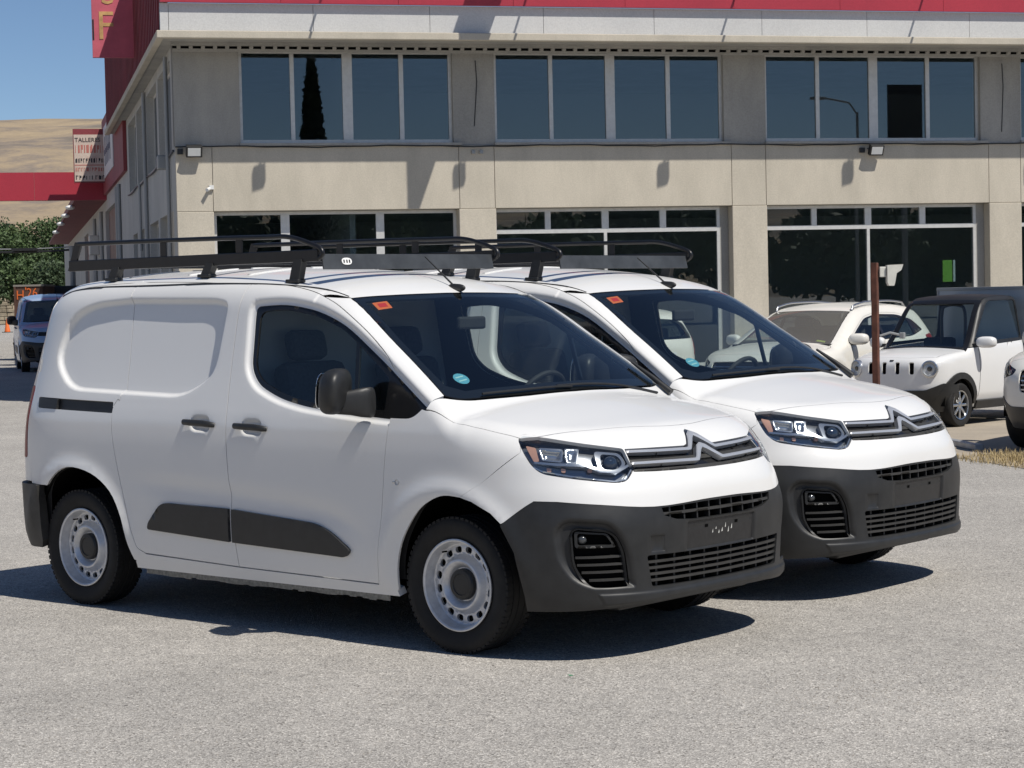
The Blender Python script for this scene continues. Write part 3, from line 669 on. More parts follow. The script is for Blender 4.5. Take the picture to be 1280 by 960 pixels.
    for z, w in ((.889, .016), (.845, .018)):
        P1(B, 'grille_slat', [PLAST2], g, False, 'w', mirror2((Wp([(-.592, z+w/2), (0, z+w/2-.004)]), Wp([(-.590, z-w/2), (0, z-w/2-.004)]))), h=.05, off=-.018, flange=.01, gap=0)
    def chev(pts, w): 
        p = Wp(pts); p = np.vstack([p, (p*[-1, 1])[::-1][1:]]); ww = list(w)+list(w)[::-1][1:]; return ribbon(p, ww)
    b1 = chev([(-.602, .919), (-.40, .914), (-.140, .909), (-.122, .912), (-.040, .960), (0, .9725)], [.010, .011, .012, .017, .025, .021])
    b2 = chev([(-.590, .869), (-.40, .867), (-.132, .862), (-.114, .865), (-.036, .910), (0, .920)], [.010, .011, .012, .017, .024, .020])
    P1(B, 'chevron_bar', [EMBLEM], g, False, 'w', b1, h=.02, off=.008, flange=.03, gap=0, embs=[(inset(b1, .0005), -.004, .005)])
    P1(B, 'chevron_bar', [EMBLEM], g, False, 'w', b2, h=.02, off=.008, flange=.03, gap=0, embs=[(inset(b2, .0005), -.004, .005)])
    # skid plate under the nose
    MB().span((.45, -.50, .205), (.66, .50, .25), bev=.01).build('undertray', PLAST, root)
    # rear bumper
    RB = np.vstack([B.uv('r', B.pt('s', [(-3.075, .646), (-3.09, .5), (-3.09, .34), (-3.11, .30)]))]); RB = mirror2((RB[:1], RB[1:]))
    P1(B, 'rear_bumper', [PLAST2], root, False, 'r', RB, h=.05, off=.020, flange=.05, gap=0)
    # ---- roof rack
    rk = MB()
    Y = .652
    def rail(y): return crom([(-3.04, y, 1.978), (-2.4, y, 1.968), (-1.55, y, 1.958), (-1.33, y, 1.956)], 4)
    rack = None
    for sg in (-1, 1):
        y = sg*Y
        m = MB(); m.span((-3.10, y-.012, 1.824), (-1.075, y+.012, 1.884), bev=.004)
        o = m.build('rack_beam' if rack else 'roof_rack', mat('rack_black', (.008, .008, .009), .34, noise=(20, .3)), rack or root)
        if rack is None: rack = o
        top = [(-3.02, y, 1.975), (-2.0, y, 1.966), (-1.45, y, 1.957), (-1.34, y, 1.956), (-1.27, y, 1.948), (-1.20, y, 1.932), (-1.10, y, 1.902), (-1.062, y, 1.885), (-1.050, y, 1.864), (-1.060, y, 1.846), (-1.08, y, 1.838)]
        MB().tube(np.array(crom3(top)), .0125, 10).build('rack_rail', MATS['rack_black'], rack, 50)
        for x in (-2.28, -1.67): MB().box((x, y, 1.924), (.05, .008, .085), bev=.002).build('rack_post', MATS['rack_black'], rack)
        MB().prism([(-3.115, 1.828), (-3.06, 1.828), (-2.985, 1.982), (-3.045, 1.986)], lambda a, b_: (a, y-.006, b_), (0, .012, 0)).build('rack_end_plate', MATS['rack_black'], rack)
        for x in (-2.70, -1.92, -1.24):
            zr = B.pt('t', [(x, y)])[0][2]; m = MB()
            for a in (-1,): 
                m.prism([(-.045, zr), (.03, zr), (.032, zr+.02), (.055, 1.825), (.052, 1.838), (.005, 1.838), (-.010, 1.82), (-.034, zr+.022)], lambda a_, b_: (x+a_, y-.020, b_), (0, .040, 0))
            m.box((x-.012, y, zr+.009), (.095, .055, .018), bev=.005)
            m.build('rack_foot', PLAST, rack)
            MB().span((x+.012, -Y, 1.828) if sg < 0 else (x+.016, -.1, 1.85), (x+.048, Y, 1.846) if sg < 0 else (x+.05, .1, 1.856)).build('rack_crossbar', MATS['rack_black'], rack) if sg < 0 else None
    # front wind deflector board with its badge
    M1 = Matrix.Rotation(R(-12), 3, 'Y')
    MB().box((-1.075, 0, 1.822), (.010, 2*Y-.04, .078), mtx=M1, bev=.002).build('wind_deflector', mat('deflector_grey', (.045, .049, .053), .45, noise=(7, .35, 8)), rack)
    t_ = np.linspace(0, 2*math.pi, 24, endpoint=False)
    MB().prism([(-.47+.035*math.copysign(abs(math.cos(a))**.7, math.cos(a)), .018*math.sin(a)) for a in t_], lambda a, b_: Vector((-1.0685, a, 1.824)) + M1 @ Vector((0, 0, b_)), M1 @ Vector((.002, 0, 0))).build('deflector_badge', mat('badge_white', (.8, .8, .78), .4), rack)
    for a in (-.490, -.470, -.452): MB().box(Vector((-1.0665, a, 1.824)), (.002, .009, .016), mtx=M1).build('deflector_mark', PLAST, rack)
    # antenna
    q = B.pt('t', [(-.80, .05)])[0]
    m = MB().ellipsoid((q[0], q[1], q[2]+.008), (.06, .018, .022), 2, 16, 8); m.v = [(a, b_, c+max(0, (q[0]-a))*.15) for a, b_, c in m.v]
    an = m.build('antenna', PLAST, root, 60)
    MB().tube([(q[0]-.02, q[1], q[2]+.02), (q[0]-.22, q[1], q[2]+.175)], [.006, .004], 6).build('antenna_rod', PLAST, an, 60)
    # ---- cabin
    MB().span((-2.26, -.80, .425), (-.42, .80, .46)).build('cabin_floor', CABIN, root)
    MB().prism([(-.80, .45), (.80, .45), (.80, 1.15), (.70, 1.68), (-.70, 1.68), (-.80, 1.15)], lambda a, b_: (-1.62, a, b_), (.03, 0, 0)).build('bulkhead', CABIN3, root)
    ds = MB(); ds.prism([(.05, 1.07), (-.25, 1.09), (-.42, 1.04), (-.45, .90), (-.38, .80), (.05, .82)], lambda a, b_: (a, -.82, b_), (0, 1.64, 0))
    ds.box((-.36, .38, 1.10), (.18, .36, .06), bev=.02)
    ds.build('dashboard', DASH, root, 40)
    st = MB(); c = Vector((-.55, .38, 1.07)); ax = Matrix.Rotation(R(-62), 3, 'Y')
    ring = [c+ax @ Vector((.185*math.cos(a), .185*math.sin(a), 0)) for a in np.linspace(0, 2*math.pi, 37)]
    st.tube(ring, .014, 8, caps=False); st.box(c, (.12, .16, .04), mtx=ax, bev=.015); st.box(c, (.03, .36, .015), mtx=ax); st.tube([c, c+Vector((.22, 0, -.12))], .03, 8)
    st.build('steering_wheel', CABIN, root, 40)
    for y, w in ((.36, .42), (-.36, .44)):
        m = MB(); m.box((-1.02, y, .80), (.50, w, .16), bev=.05); Mx = Matrix.Rotation(R(-14), 3, 'Y')
        m.box((-1.42, y, 1.04), (.13, w, .56), mtx=Mx, bev=.05); m.box((-1.50, y, 1.40), (.09, .25, .16), mtx=Mx, bev=.04); m.box((-1.02, y, .6), (.4, .4, .28))
        m.build('seat', CABIN2, root, 40)
    MB().box((-.66, 0, 1.50), (.03, .20, .065), bev=.012).build('rear_view_mirror', CABIN, root)
    # underside
    ub = MB(); ub.span((-3.3, -.52, .22), (.55, .52, .42)); ub.span((-2.28, -.84, .24), (-.40, .84, .41)); ub.build('underbody', BLACK, root)
    for sg in (-1, 1):
        m = MB()
        for k in range(40):
            x = -2.2+.045*k; m.box((x, sg*.868, .232-.006*rs.random()), (.047, .006, .03+.012*rs.random()))
        m.build('sill_flange', mat('sill_dirt', (.22, .21, .18), .8, noise=(60, .4)), root)
def crom3(P, n=4):
    P = np.asarray(P, float); Q = np.vstack([2*P[0]-P[1], P, 2*P[-1]-P[-2]]); out = []
    for i in range(1, len(Q)-2):
        for t in np.linspace(0, 1, n, endpoint=False):
            a, b, c, d = Q[i-1:i+3]; out.append(.5*(2*b+(c-a)*t+(2*a-5*b+4*c-d)*t*t+(3*b-a-3*c+d)*t**3))
    out.append(P[-1]); return np.array(out)

VAN = thing('delivery_van', 'white panel van with black roof rack and an oval badge on its rack board', 'van', (0, 0, 0), 0, 'twin white vans')
build_van(VAN)
VAN2 = copy_tree(VAN, None, ('deflector_badge', 'deflector_mark', 'glue_residue'))
VAN2.location = (-.165, 2.038, 0); VAN2.rotation_euler = (0, 0, R(1.48))
VAN2['label'] = 'white panel van with an unbadged rack board, parked between its twin and the rusty post'

# ------------------------------------------------------------------ ground
def ground_mat():
    m = bpy.data.materials.new('asphalt'); m.use_nodes = True; n = m.node_tree.nodes; l = m.node_tree.links; b = n['Principled BSDF']
    tc = n.new('ShaderNodeTexCoord')
    def noise(sc, det=4, rough=.6):
        t = n.new('ShaderNodeTexNoise'); t.inputs['Scale'].default_value = sc; t.inputs['Detail'].default_value = det; t.inputs['Roughness'].default_value = rough
        l.new(tc.outputs['Object'], t.inputs['Vector']); return t
    def ramp(src, p0, c0, p1, c1):
        r = n.new('ShaderNodeValToRGB'); e = r.color_ramp.elements; e[0].position = p0; e[0].color = (*c0, 1); e[1].position = p1; e[1].color = (*c1, 1); l.new(src, r.inputs[0]); return r
    def mul(a, c_, f=1., mode='MULTIPLY'):
        x = n.new('ShaderNodeMix'); x.data_type = 'RGBA'; x.blend_type = mode; x.inputs[0].default_value = f; l.new(a, x.inputs[6]); l.new(c_, x.inputs[7]); return x.outputs[2]
    v = n.new('ShaderNodeTexVoronoi'); v.inputs['Scale'].default_value = 120; l.new(tc.outputs['Object'], v.inputs['Vector'])
    sx = n.new('ShaderNodeSeparateColor'); l.new(v.outputs['Color'], sx.inputs[0])
    stones = ramp(sx.outputs[0], .0, (.16, .15, .138), 1., (.68, .655, .61))
    stones.color_ramp.elements.new(.12).color = (.355, .34, .318, 1); stones.color_ramp.elements.new(.75).color = (.465, .447, .417, 1)
    fine = ramp(noise(170, 3).outputs[0], .36, (.48, .47, .46), .60, (1.2, 1.2, 1.2))
    c = mul(stones.outputs[0], fine.outputs[0])
    mid = ramp(noise(9, 8, .7).outputs[0], .3, (.86, .86, .86), .7, (1.08, 1.075, 1.06)); c = mul(c, mid.outputs[0])
    big = ramp(noise(.55, 6, .65).outputs[0], .35, (.86, .855, .85), .65, (1.07, 1.06, 1.05)); c = mul(c, big.outputs[0])
    oil = noise(1.7, 9, .75); om = ramp(oil.outputs[0], .66, (1, 1, 1), .74, (.72, .69, .65)); c = mul(c, om.outputs[0])
    l.new(c, b.inputs['Base Color']); b.inputs['Roughness'].default_value = .88; b.inputs['Specular IOR Level'].default_value = .3
    bp = n.new('ShaderNodeBump'); bp.inputs['Strength'].default_value = .5; bp.inputs['Distance'].default_value = .005
    l.new(v.outputs['Distance'], bp.inputs['Height']); l.new(bp.outputs[0], b.inputs['Normal'])
    return m
g = MB(); g.add([(-4000, -4000, 0), (4000, -4000, 0), (4000, 4000, 0), (-4000, 4000, 0)], [(0, 1, 2, 3)])
tag(g.build('ground', ground_mat()), kind='structure')

# ------------------------------------------------------------------ hills all round
def hill_mat():
    m = mat('dry_hillside', (.40, .30, .16), .95); n = m.node_tree.nodes; l = m.node_tree.links; b = n['Principled BSDF']
    tc = n.new('ShaderNodeTexCoord'); t = n.new('ShaderNodeTexNoise'); t.inputs['Scale'].default_value = .011; t.inputs['Detail'].default_value = 14; t.inputs['Roughness'].default_value = .68
    l.new(tc.outputs['Object'], t.inputs['Vector']); r = n.new('ShaderNodeValToRGB'); e = r.color_ramp.elements
    e[0].position = .36; e[0].color = (.15, .13, .10, 1); e[1].position = .68; e[1].color = (.39, .30, .185, 1); e.new(.52).color = (.31, .24, .16, 1); e.new(.45).color = (.215, .175, .14, 1)
    l.new(t.outputs[0], r.inputs[0]); l.new(r.outputs[0], b.inputs['Base Color'])
    t2 = n.new('ShaderNodeTexNoise'); t2.inputs['Scale'].default_value = .02; t2.inputs['Detail'].default_value = 8; l.new(tc.outputs['Object'], t2.inputs['Vector'])
    bp = n.new('ShaderNodeBump'); bp.inputs['Strength'].default_value = .8; bp.inputs['Distance'].default_value = 12; l.new(t2.outputs[0], bp.inputs['Height']); l.new(bp.outputs[0], b.inputs['Normal'])
    return m
from mathutils import noise as mnoise
def hills():
    V = []; NA = 260; NR = 26; Fq = []
    for i in range(NR):
        t = i/(NR-1); rad = 750+1500*t
        for j in range(NA):
            a = 2*math.pi*j/NA; prof = math.sin(min(1, t*1.25)*math.pi/2)**1.3
            base = (168-88*math.exp(-(((a-R(325)+math.pi) % (2*math.pi)-math.pi)/.7)**2))*1.0+22*mnoise.noise((math.cos(a)*3, math.sin(a)*3, 2.))+10*mnoise.noise((math.cos(a)*11, math.sin(a)*11, 5.))
            x, y = rad*math.cos(a), rad*math.sin(a)
            rough = 30*mnoise.fractal((x/420, y/420, 1.), .9, 2., 5)*min(1, t*3)*(1-.6*t)
            V.append((x, y, max(-2, base*prof+rough*.7-3)))
    for i in range(NR-1):
        for j in range(NA): Fq.append((i*NA+j, i*NA+(j+1) % NA, (i+1)*NA+(j+1) % NA, (i+1)*NA+j))
    tag(MB().add(V, Fq).build('hills', hill_mat(), None, 60, fixn=False), kind='structure')
hills()

# ------------------------------------------------------------------ the showroom building
BROT = R(54.9421); BO = Vector((-20.6406, 14.6015, 0))
BLD = thing('showroom_building', 'two storey concrete car showroom with red roof band and wide window bays', 'building', BO, BROT)
def stained(name, c0, c1, rough=.9, sc=1.3, streak=True):
    m = mat(name, c0, rough); n = m.node_tree.nodes; l = m.node_tree.links; b = n['Principled BSDF']
    tc = n.new('ShaderNodeTexCoord'); mp = n.new('ShaderNodeMapping'); mp.inputs['Scale'].default_value = (1, 1, .35 if streak else 1); l.new(tc.outputs['Object'], mp.inputs[0])
    t = n.new('ShaderNodeTexNoise'); t.inputs['Scale'].default_value = sc; t.inputs['Detail'].default_value = 10; t.inputs['Roughness'].default_value = .68; l.new(mp.outputs[0], t.inputs['Vector'])
    r = n.new('ShaderNodeValToRGB'); e = r.color_ramp.elements; e[0].position = .32; e[0].color = (*c1, 1); e[1].position = .62; e[1].color = (*c0, 1); l.new(t.outputs[0], r.inputs[0])
    t3 = n.new('ShaderNodeTexNoise'); t3.inputs['Scale'].default_value = 45; t3.inputs['Detail'].default_value = 4; l.new(tc.outputs['Object'], t3.inputs['Vector'])
    r3 = n.new('ShaderNodeValToRGB'); e = r3.color_ramp.elements; e[0].position = .3; e[0].color = (.9, .9, .9, 1); e[1].position = .7; e[1].color = (1.06, 1.06, 1.06, 1); l.new(t3.outputs[0], r3.inputs[0])
    x = n.new('ShaderNodeMix'); x.data_type = 'RGBA'; x.blend_type = 'MULTIPLY'; x.inputs[0].default_value = 1; l.new(r.outputs[0], x.inputs[6]); l.new(r3.outputs[0], x.inputs[7]); l.new(x.outputs[2], b.inputs['Base Color'])
    bp = n.new('ShaderNodeBump'); bp.inputs['Strength'].default_value = .25; bp.inputs['Distance'].default_value = .004; l.new(t3.outputs[0], bp.inputs['Height']); l.new(bp.outputs[0], b.inputs['Normal'])
    return m
CONC = stained('concrete_beige', (.55, .50, .41), (.45, .41, .335))
CONC2 = stained('concrete_grey', (.40, .385, .35), (.29, .285, .265))
WALLW = stained('side_wall_plaster', (.52, .51, .48), (.40, .40, .38))
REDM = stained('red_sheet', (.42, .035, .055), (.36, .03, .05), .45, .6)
REDF = stained('red_sheet_faded_shaded', (.27, .045, .055), (.17, .028, .032), .6, .8)  # faded red, darkened further to put the flank's shade into the colour
PANW = stained('white_panel', (.60, .60, .585), (.54, .54, .53), .4, .7)
ALU = mat('aluminium_frame', (.62, .61, .58), .4, .3, noise=(12, .08))
PANE = glass('window_pane', (.74, .80, .82), 1.62)
ROOMD = mat('room_dark', (.36, .37, .37), .9)
ROOMF = mat('room_floor', (.40, .39, .37), .5)
LIGHTG = mat('lamp_glass', (.75, .76, .74), .2)
GREYM = mat('grey_metal', (.32, .33, .33), .5, .3)
X_END = 25.41
JO = [0., .611, 4.847, 5.475, 9.82, 10.467, 14.82, 15.46, 19.80, 20.44, 24.78, X_END]
for a, b in zip(JO[:-1], JO[1:]):
    MB().span((a+.004, -.02, 3.20), (b-.004, .22, 4.285), bev=.006).build('spandrel_panel', CONC, BLD)
MB().span((.004, .02, 3.21), (X_END, .2, 4.28)).build('spandrel_backing', CONC2, BLD)
BAYS = [(.625, 4.83, 1.10, 4.77), (5.49, 9.815, 5.51, 9.70), (10.48, 14.815, 10.49, 14.68), (15.47, 19.79, 15.49, 19.68), (20.45, 24.77, 20.47, 24.66)]
UP = [(0, 1.10)]+[(BAYS[i][3]+.0, BAYS[i+1][2]) for i in range(4)]+[(24.66, X_END)]
for i, (a, b) in enumerate(UP): MB().span((a, .0 if i == 0 else .01, 4.290), (b, .32, 5.98)).build('upper_pier', CONC2, BLD)
LOWP = [(0, .620)]+[(BAYS[i][1], BAYS[i+1][0]) for i in range(4)]+[(24.77, X_END)]
for a, b in LOWP: MB().span((a+.003, -.03, 0), (b-.003, .45, 3.194), bev=.01).build('column', CONC, BLD)
def window(x0, x1, z0, z1, y, vbars, hbars=(), fw=.055, par=None, panes=None):
    """vbars: (x, width, z0, z1); panes (x0,x1,z0,z1)"""
    w = MB(); d = .06
    w.span((x0, y, z0), (x0+fw, y+d, z1)); w.span((x1-fw, y, z0), (x1, y+d, z1)); w.span((x0+fw, y, z0), (x1-fw, y+d, z0+fw)); w.span((x0+fw, y, z1-fw), (x1-fw, y+d, z1))
    for q in vbars: w.span((q[0]-q[1]/2, y-.004, q[2]+.001), (q[0]+q[1]/2, y+d-.002, q[3]-.001))
    for q in hbars: w.span((x0+fw, y-.002, q[0]-q[1]/2), (x1-fw, y+d-.001, q[0]+q[1]/2))
    o = w.build('window', ALU, par or BLD)
    for p in panes:
        MB().span((p[0], y+.028, p[2]), (p[1], y+.034, p[3])).build('pane', PANE, o)
    return o
for i, (l0, l1, u0, u1) in enumerate(BAYS):
    wd = u1-u0; e = [u0, u0+wd*.247, u0+wd*.505, u0+wd*.76, u1]; wi = [0, .07, .17, .075]
    vb = [(e[k], wi[k], 4.40, 5.86) for k in (1, 2, 3)]
    # reveal to the right of the frame, sill below
    window(u0, u1, 4.345, 5.915, .10, vb, par=BLD, panes=[(e[k]+.03, e[k+1]-.03, 4.39, 5.87) for k in range(4)])
    MB().span((u0-.02, -.06, 4.292), (u1+.14, .12, 4.335)).build('window_sill', CONC2, BLD)
    if i == 0:
        window(l0, l1, .35, 3.192, .20, [(1.84, .15, .4, 3.14), (3.48, .14, .4, 3.14)], panes=[(l0+.04, 1.78, .39, 3.15), (1.90, 3.42, .39, 3.15), (3.54, l1-.04, .39, 3.15)])
    else:
        wd = l1-.16-l0; e = [l0, l0+wd*.235, l0+wd*.487, l0+wd*.744, l0+wd]; c = l0+wd*.487
        vb = [(e[1], .10, 2.83, 3.14), (e[2], .125, 2.83, 3.14), (e[3], .115, 2.83, 3.14), (c, .055, .4, 2.76)]
        window(l0, l0+wd, .35, 3.192, .20, vb, [(2.795, .075)], panes=[(e[k]+.03, e[k+1]-.03, 2.83, 3.15) for k in range(4)]+[(l0+.04, c-.02, .39, 2.77), (c+.02, l0+wd-.04, .39, 2.77)])
        MB().span((l0+wd+.001, .20, .35), (l1-.002, .40, 3.192)).build('window_jamb', CONC2, BLD)
    MB().span((l0+.002, .10, 0), (l1-.002, .35, .345)).build('window_plinth', CONC2, BLD)
MB().span((14.0, .245, 1.76), (14.19, .250, 2.16)).build('window_poster', mat('poster_green', (.22, .45, .07), .7), BLD)
MB().span((14.21, .245, 1.76), (14.25, .250, 2.16)).build('window_poster', mat('poster_pale', (.6, .65, .6), .7), BLD)
# rooms behind the glass
MB().span((.25, 7.9, .0), (X_END, 8.1, 6.0)).build('back_wall', ROOMD, BLD)
MB().span((.25, .46, .0), (X_END, 7.9, .05)).build('room_floor', ROOMF, BLD)
MB().span((.25, .46, 3.3), (X_END, 7.9, 4.25)).build('storey_slab', ROOMD, BLD)
MB().span((X_END-.2, .46, 0), (X_END, 8, 6)).build('end_wall', WALLW, BLD)
# eave slab, cap, dentils
MB().span((-.27, -1.05, 5.985), (X_END+.5, 8.3, 6.05)).build('eave_slab', CONC2, BLD)
MB().span((-.209, 8.31, 5.985), (.28, 18.0, 6.05)).build('eave_slab', CONC2, BLD)
MB().span((-.33, -1.13, 5.952), (X_END+.5, -.99, 6.075), bev=.012).build('eave_cap', CONC, BLD)
MB().span((-.33, -.989, 5.952), (-.21, 18.0, 6.075), bev=.012).build('eave_cap', CONC, BLD)
MB().span((-.05, -.42, 5.93), (X_END, -.30, 5.984)).build('soffit_rail', CONC2, BLD)
dm = None
for k in range(126):
    if dm is None:
        o = MB().span((-.03, -.06, -.022), (.03, .0, .022)).build('soffit_block', CONC2, BLD); dm = o.data
    else: o = link('soffit_block', dm, BLD)
    o.location = (.08+k*.2, -.305, 5.905)
MB().span((-.02, -.30, 5.86), (X_END, -.25, 5.925)).build('soffit_strip', BLACK, BLD)
MB().span((-.02, -.305, 5.84), (X_END, -.25, 5.883)).build('soffit_rail', CONC2, BLD)
# white band of panels, red roof sign band
xs = [-.50, -.36]+[1.76+2.36*k for k in range(11)]
xs = [-.26]+[-.12]+[2.24+k*1.96 for k in range(13)]
for a, b in zip(xs[:-1], xs[1:]): MB().span((a+.004, -.97, 6.078), (b-.004, -.91, 6.535)).build('parapet_panel', PANW, BLD)
MB().span((-.24, -.93, 6.07), (X_END, 0, 6.52)).build('parapet_backing', GREYM, BLD)
for k in range(14):
    a = -.26+k*1.96; MB().span((a+.003, -1.06, 6.54), (a+1.957, -.99, 7.25)).build('roof_band_panel', REDM, BLD)
MB().span((-.24, -.985, 6.55), (X_END+.4, -.92, 7.2)).build('roof_band_frame', GREYM, BLD)
# sign lamps on arms above the band, and the projecting sign: out of frame, their shadows fall on the wall
for x in (2.75, 6.21, 9.90, 13.4, 17.0, 20.6):
    m = MB(); m.tube([(x, -1.02, 7.22), (x, -1.5, 7.66), (x, -2.06, 7.58)], .02, 6); m.box((x, -2.10, 7.42), (.19, .10, .30), rz=.2, bev=.02); m.build('sign_lamp', GREYM, BLD)
MB().span((5.52, -2.45, 7.12), (5.60, -1.10, 8.6)).build('projecting_sign', REDM, BLD)
# floodlights, camera, cable on the wall
def flood(x, z):
    m = MB(); Mx = Matrix.Rotation(R(25), 3, 'X'); m.box((x, -.17, z), (.27, .10, .20), mtx=Mx, bev=.012); m.tube([(x-.1, -.02, z+.03), (x-.1, -.14, z)], .012, 6); m.box((x-.22, -.04, z), (.09, .07, .09))
    o = m.build('floodlight', PLAST, BLD); MB().box(Vector((x, -.17, z))+Mx @ Vector((0, -.051, 0)), (.21, .006, .14), mtx=Mx).build('lamp_glass', LIGHTG, o)
flood(.30, 4.20); flood(12.53, 4.17)
m = MB(); m.box((.585, -.045, 3.60), (.075, .05, .07)); m.tube([(.55, -.05, 3.58), (.50, -.14, 3.55)], .03, 10); m.build('wall_camera', mat('camera_white', (.7, .7, .68), .4), BLD, 40)
for x in (5.10, 5.24): MB().box((x, -.045, 4.17), (.06, .05, .06), bev=.005).build('socket_box', GREYM, BLD)
pts = [(x, -.068-.0*x, 4.275+.012*math.sin(x*2.1)+.006*math.sin(x*7.3)) for x in np.arange(0, X_END, .3)]
MB().tube(pts, .011, 6).build('wall_cable', PLAST, BLD)
for a, b in (((5.18, -.0, 5.75), (5.14, -.0, 4.62)), ((15.12, -.0, 5.75), (15.10, -.0, 4.5))):
    MB().tube([(a[0], .004, a[2]), (a[0]+.02, .003, (a[2]+b[2])/2+.2), (b[0], .004, b[2])], .008, 5).build('conduit', PLAST, BLD)
# ---- left flank, receding
def slabs(name, m, L, y0, y1):
    for (a, b, c, d) in L: MB().span((y0, a, c), (y1, b, d)).build(name, m, BLD)
FL = [(.02, .60, 0, 5.98), (.60, 13.5, 3.25, 4.26), (.60, 13.5, 5.80, 5.98), (13.5, 19.5, 0, 5.98), (19.5, 26.2, 4.4, 5.98), (26.2, 40, 0, 5.98), (40, 44, 4.3, 5.98), (44, 74, 0, 5.98)]
slabs('flank_wall', WALLW, FL, 0., .28)
for a, b in ((3.64, 4.05), (6.92, 7.40), (10.3, 10.6)): MB().span((.0, a, 4.26), (.28, b, 5.80)).build('flank_pier', WALLW, BLD)
for a, b in ((3.98, 4.40), (6.8, 8.6), (10.1, 11.0), (12.6, 13.5)): MB().span((.0, a, .0), (.28, b, 3.25)).build('flank_pier', WALLW, BLD)
for a, b in ((.60, 1.2),): MB().span((.0, a, .0), (.28, b, 3.25)).build('flank_pier', CONC, BLD)
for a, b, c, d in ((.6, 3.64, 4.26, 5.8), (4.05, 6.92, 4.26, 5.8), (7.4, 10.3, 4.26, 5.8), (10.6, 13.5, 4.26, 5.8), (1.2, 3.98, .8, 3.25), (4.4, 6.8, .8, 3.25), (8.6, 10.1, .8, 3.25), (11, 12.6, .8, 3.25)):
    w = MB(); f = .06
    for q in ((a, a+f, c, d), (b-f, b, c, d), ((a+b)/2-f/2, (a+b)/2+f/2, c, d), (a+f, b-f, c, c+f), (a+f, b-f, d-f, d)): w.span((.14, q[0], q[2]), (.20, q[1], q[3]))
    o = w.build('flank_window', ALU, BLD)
    for q in ((a+f, (a+b)/2-f/2), ((a+b)/2+f/2, b-f)): MB().span((.16, q[0], c+f), (.168, q[1], d-f)).build('pane', mat('shade_toned_pane', (.075, .085, .09), .5), o)  # recess shade put into a matte dark colour instead of reflecting glass
MB().span((3.0, .5, 0), (3.1, 14, 6)).build('inner_wall', ROOMD, BLD)
for a in (19.6, 21.8, 24.0): MB().span((.10, a, 0), (.18, a+2.15, 4.38)).build('workshop_door', mat('door_maroon', (.10, .022, .022), .5, noise=(4, .3)), BLD)
MB().span((.10, 40, 0), (.18, 44, 4.28)).build('workshop_door', MATS['door_maroon'], BLD)
for y, z0, z1, r in ((1.0, .2, 5.9, .035), (7.0, .2, 5.9, .04), (9.0, 2.8, 4.2, .03), (17.5, .2, 4.7, .05), (18.6, .2, 4.7, .05), (28, .2, 4.5, .06), (33, .2, 4.5, .06)):
    MB().tube([(-.05, y, z0), (-.05, y, z1)], r, 8).build('drainpipe', GREYM, BLD, 60)
pts = [(-.03, y, 4.22-.04*abs(math.sin(y*.9))) for y in np.arange(0, 14, .4)]; MB().tube(pts, .018, 6).build('wall_cable', PLAST, BLD)
MB().box((-.10, 1.6, 4.13), (.18, .30, .24), bev=.02).build('junction_box', GREYM, BLD)
MB().box((-.15, 31.5, 3.6), (.3, .9, .6), bev=.03).build('air_unit', PANW, BLD)
# red sheet cladding above the eave of the flank, with ribs
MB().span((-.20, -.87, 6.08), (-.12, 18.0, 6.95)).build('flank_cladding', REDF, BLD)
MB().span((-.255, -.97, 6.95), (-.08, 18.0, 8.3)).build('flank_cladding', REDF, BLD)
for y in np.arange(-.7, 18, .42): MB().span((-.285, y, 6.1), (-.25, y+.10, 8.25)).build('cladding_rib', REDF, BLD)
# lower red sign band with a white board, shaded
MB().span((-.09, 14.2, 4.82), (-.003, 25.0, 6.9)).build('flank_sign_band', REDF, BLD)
MB().span((-.115, 18.6, 5.22), (-.092, 23.6, 6.6)).build('flank_sign_board', mat('board_white', (.62, .62, .62), .5), BLD)
for k, (y, w) in enumerate(((22.6, .5), (21.9, .4), (21.2, .5), (20.5, .4), (19.8, .5))):
    MB().span((-.125, y, 5.5), (-.116, y+w*.35, 6.3)).build('board_letter', mat('letter_blue', (.10, .11, .16), .6), BLD); MB().span((-.127, y, 5.8), (-.116, y+w, 5.95)).build('board_letter', MATS['letter_blue'], BLD)
MB().span((.29, 8.3, 5.985), (20, 74, 6.3)).build('roof_deck', GREYM, BLD)
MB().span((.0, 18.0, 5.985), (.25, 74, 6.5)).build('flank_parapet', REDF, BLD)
# awning and the gantry beam
MB().span((-.90, 25.4, 4.70), (-.002, 66, 4.80)).build('awning', mat('awning_maroon', (.16, .03, .03), .6, noise=(2, .2)), BLD)
for y in (28.0, 33.5, 40.0, 48.0): MB().ellipsoid((-.95, y, 4.63), (.14, .14, .07), 2, 12, 8).build('awning_lamp', mat('lamp_opal', (.85, .85, .82), .3), BLD, 60)
def text(body, size, mtx, m, parent, name='lettering', ext=.004, sx=1.):
    c = bpy.data.curves.new(name, 'FONT'); c.body = body; c.size = size; c.extrude = ext; c.resolution_u = 2; c.align_x = 'LEFT'
    t = bpy.data.objects.new(name, c); COL.objects.link(t); bpy.context.view_layer.update()
    me = bpy.data.meshes.new_from_object(t); bpy.data.objects.remove(t); bpy.data.curves.remove(c)
    me.materials.clear(); me.materials.append(m); me.transform(mtx @ Matrix.Diagonal((sx, 1, 1, 1)))
    return link(name, me, parent)
FACE = Matrix(((1, 0, 0, 0), (0, 0, -1, 0), (0, 1, 0, 0), (0, 0, 0, 1)))        # text standing up, read from -y
def bw(x, y, z=0): return BLD_M @ Vector((x, y, z))
BLD_M = Matrix.Translation(BO) @ Matrix.Rotation(BROT, 4, 'Z')
gb = thing('red_gantry_beam', 'long red sheet metal beam crossing the yard beside the showroom flank', 'beam', bw(-4, 25.2), BROT)
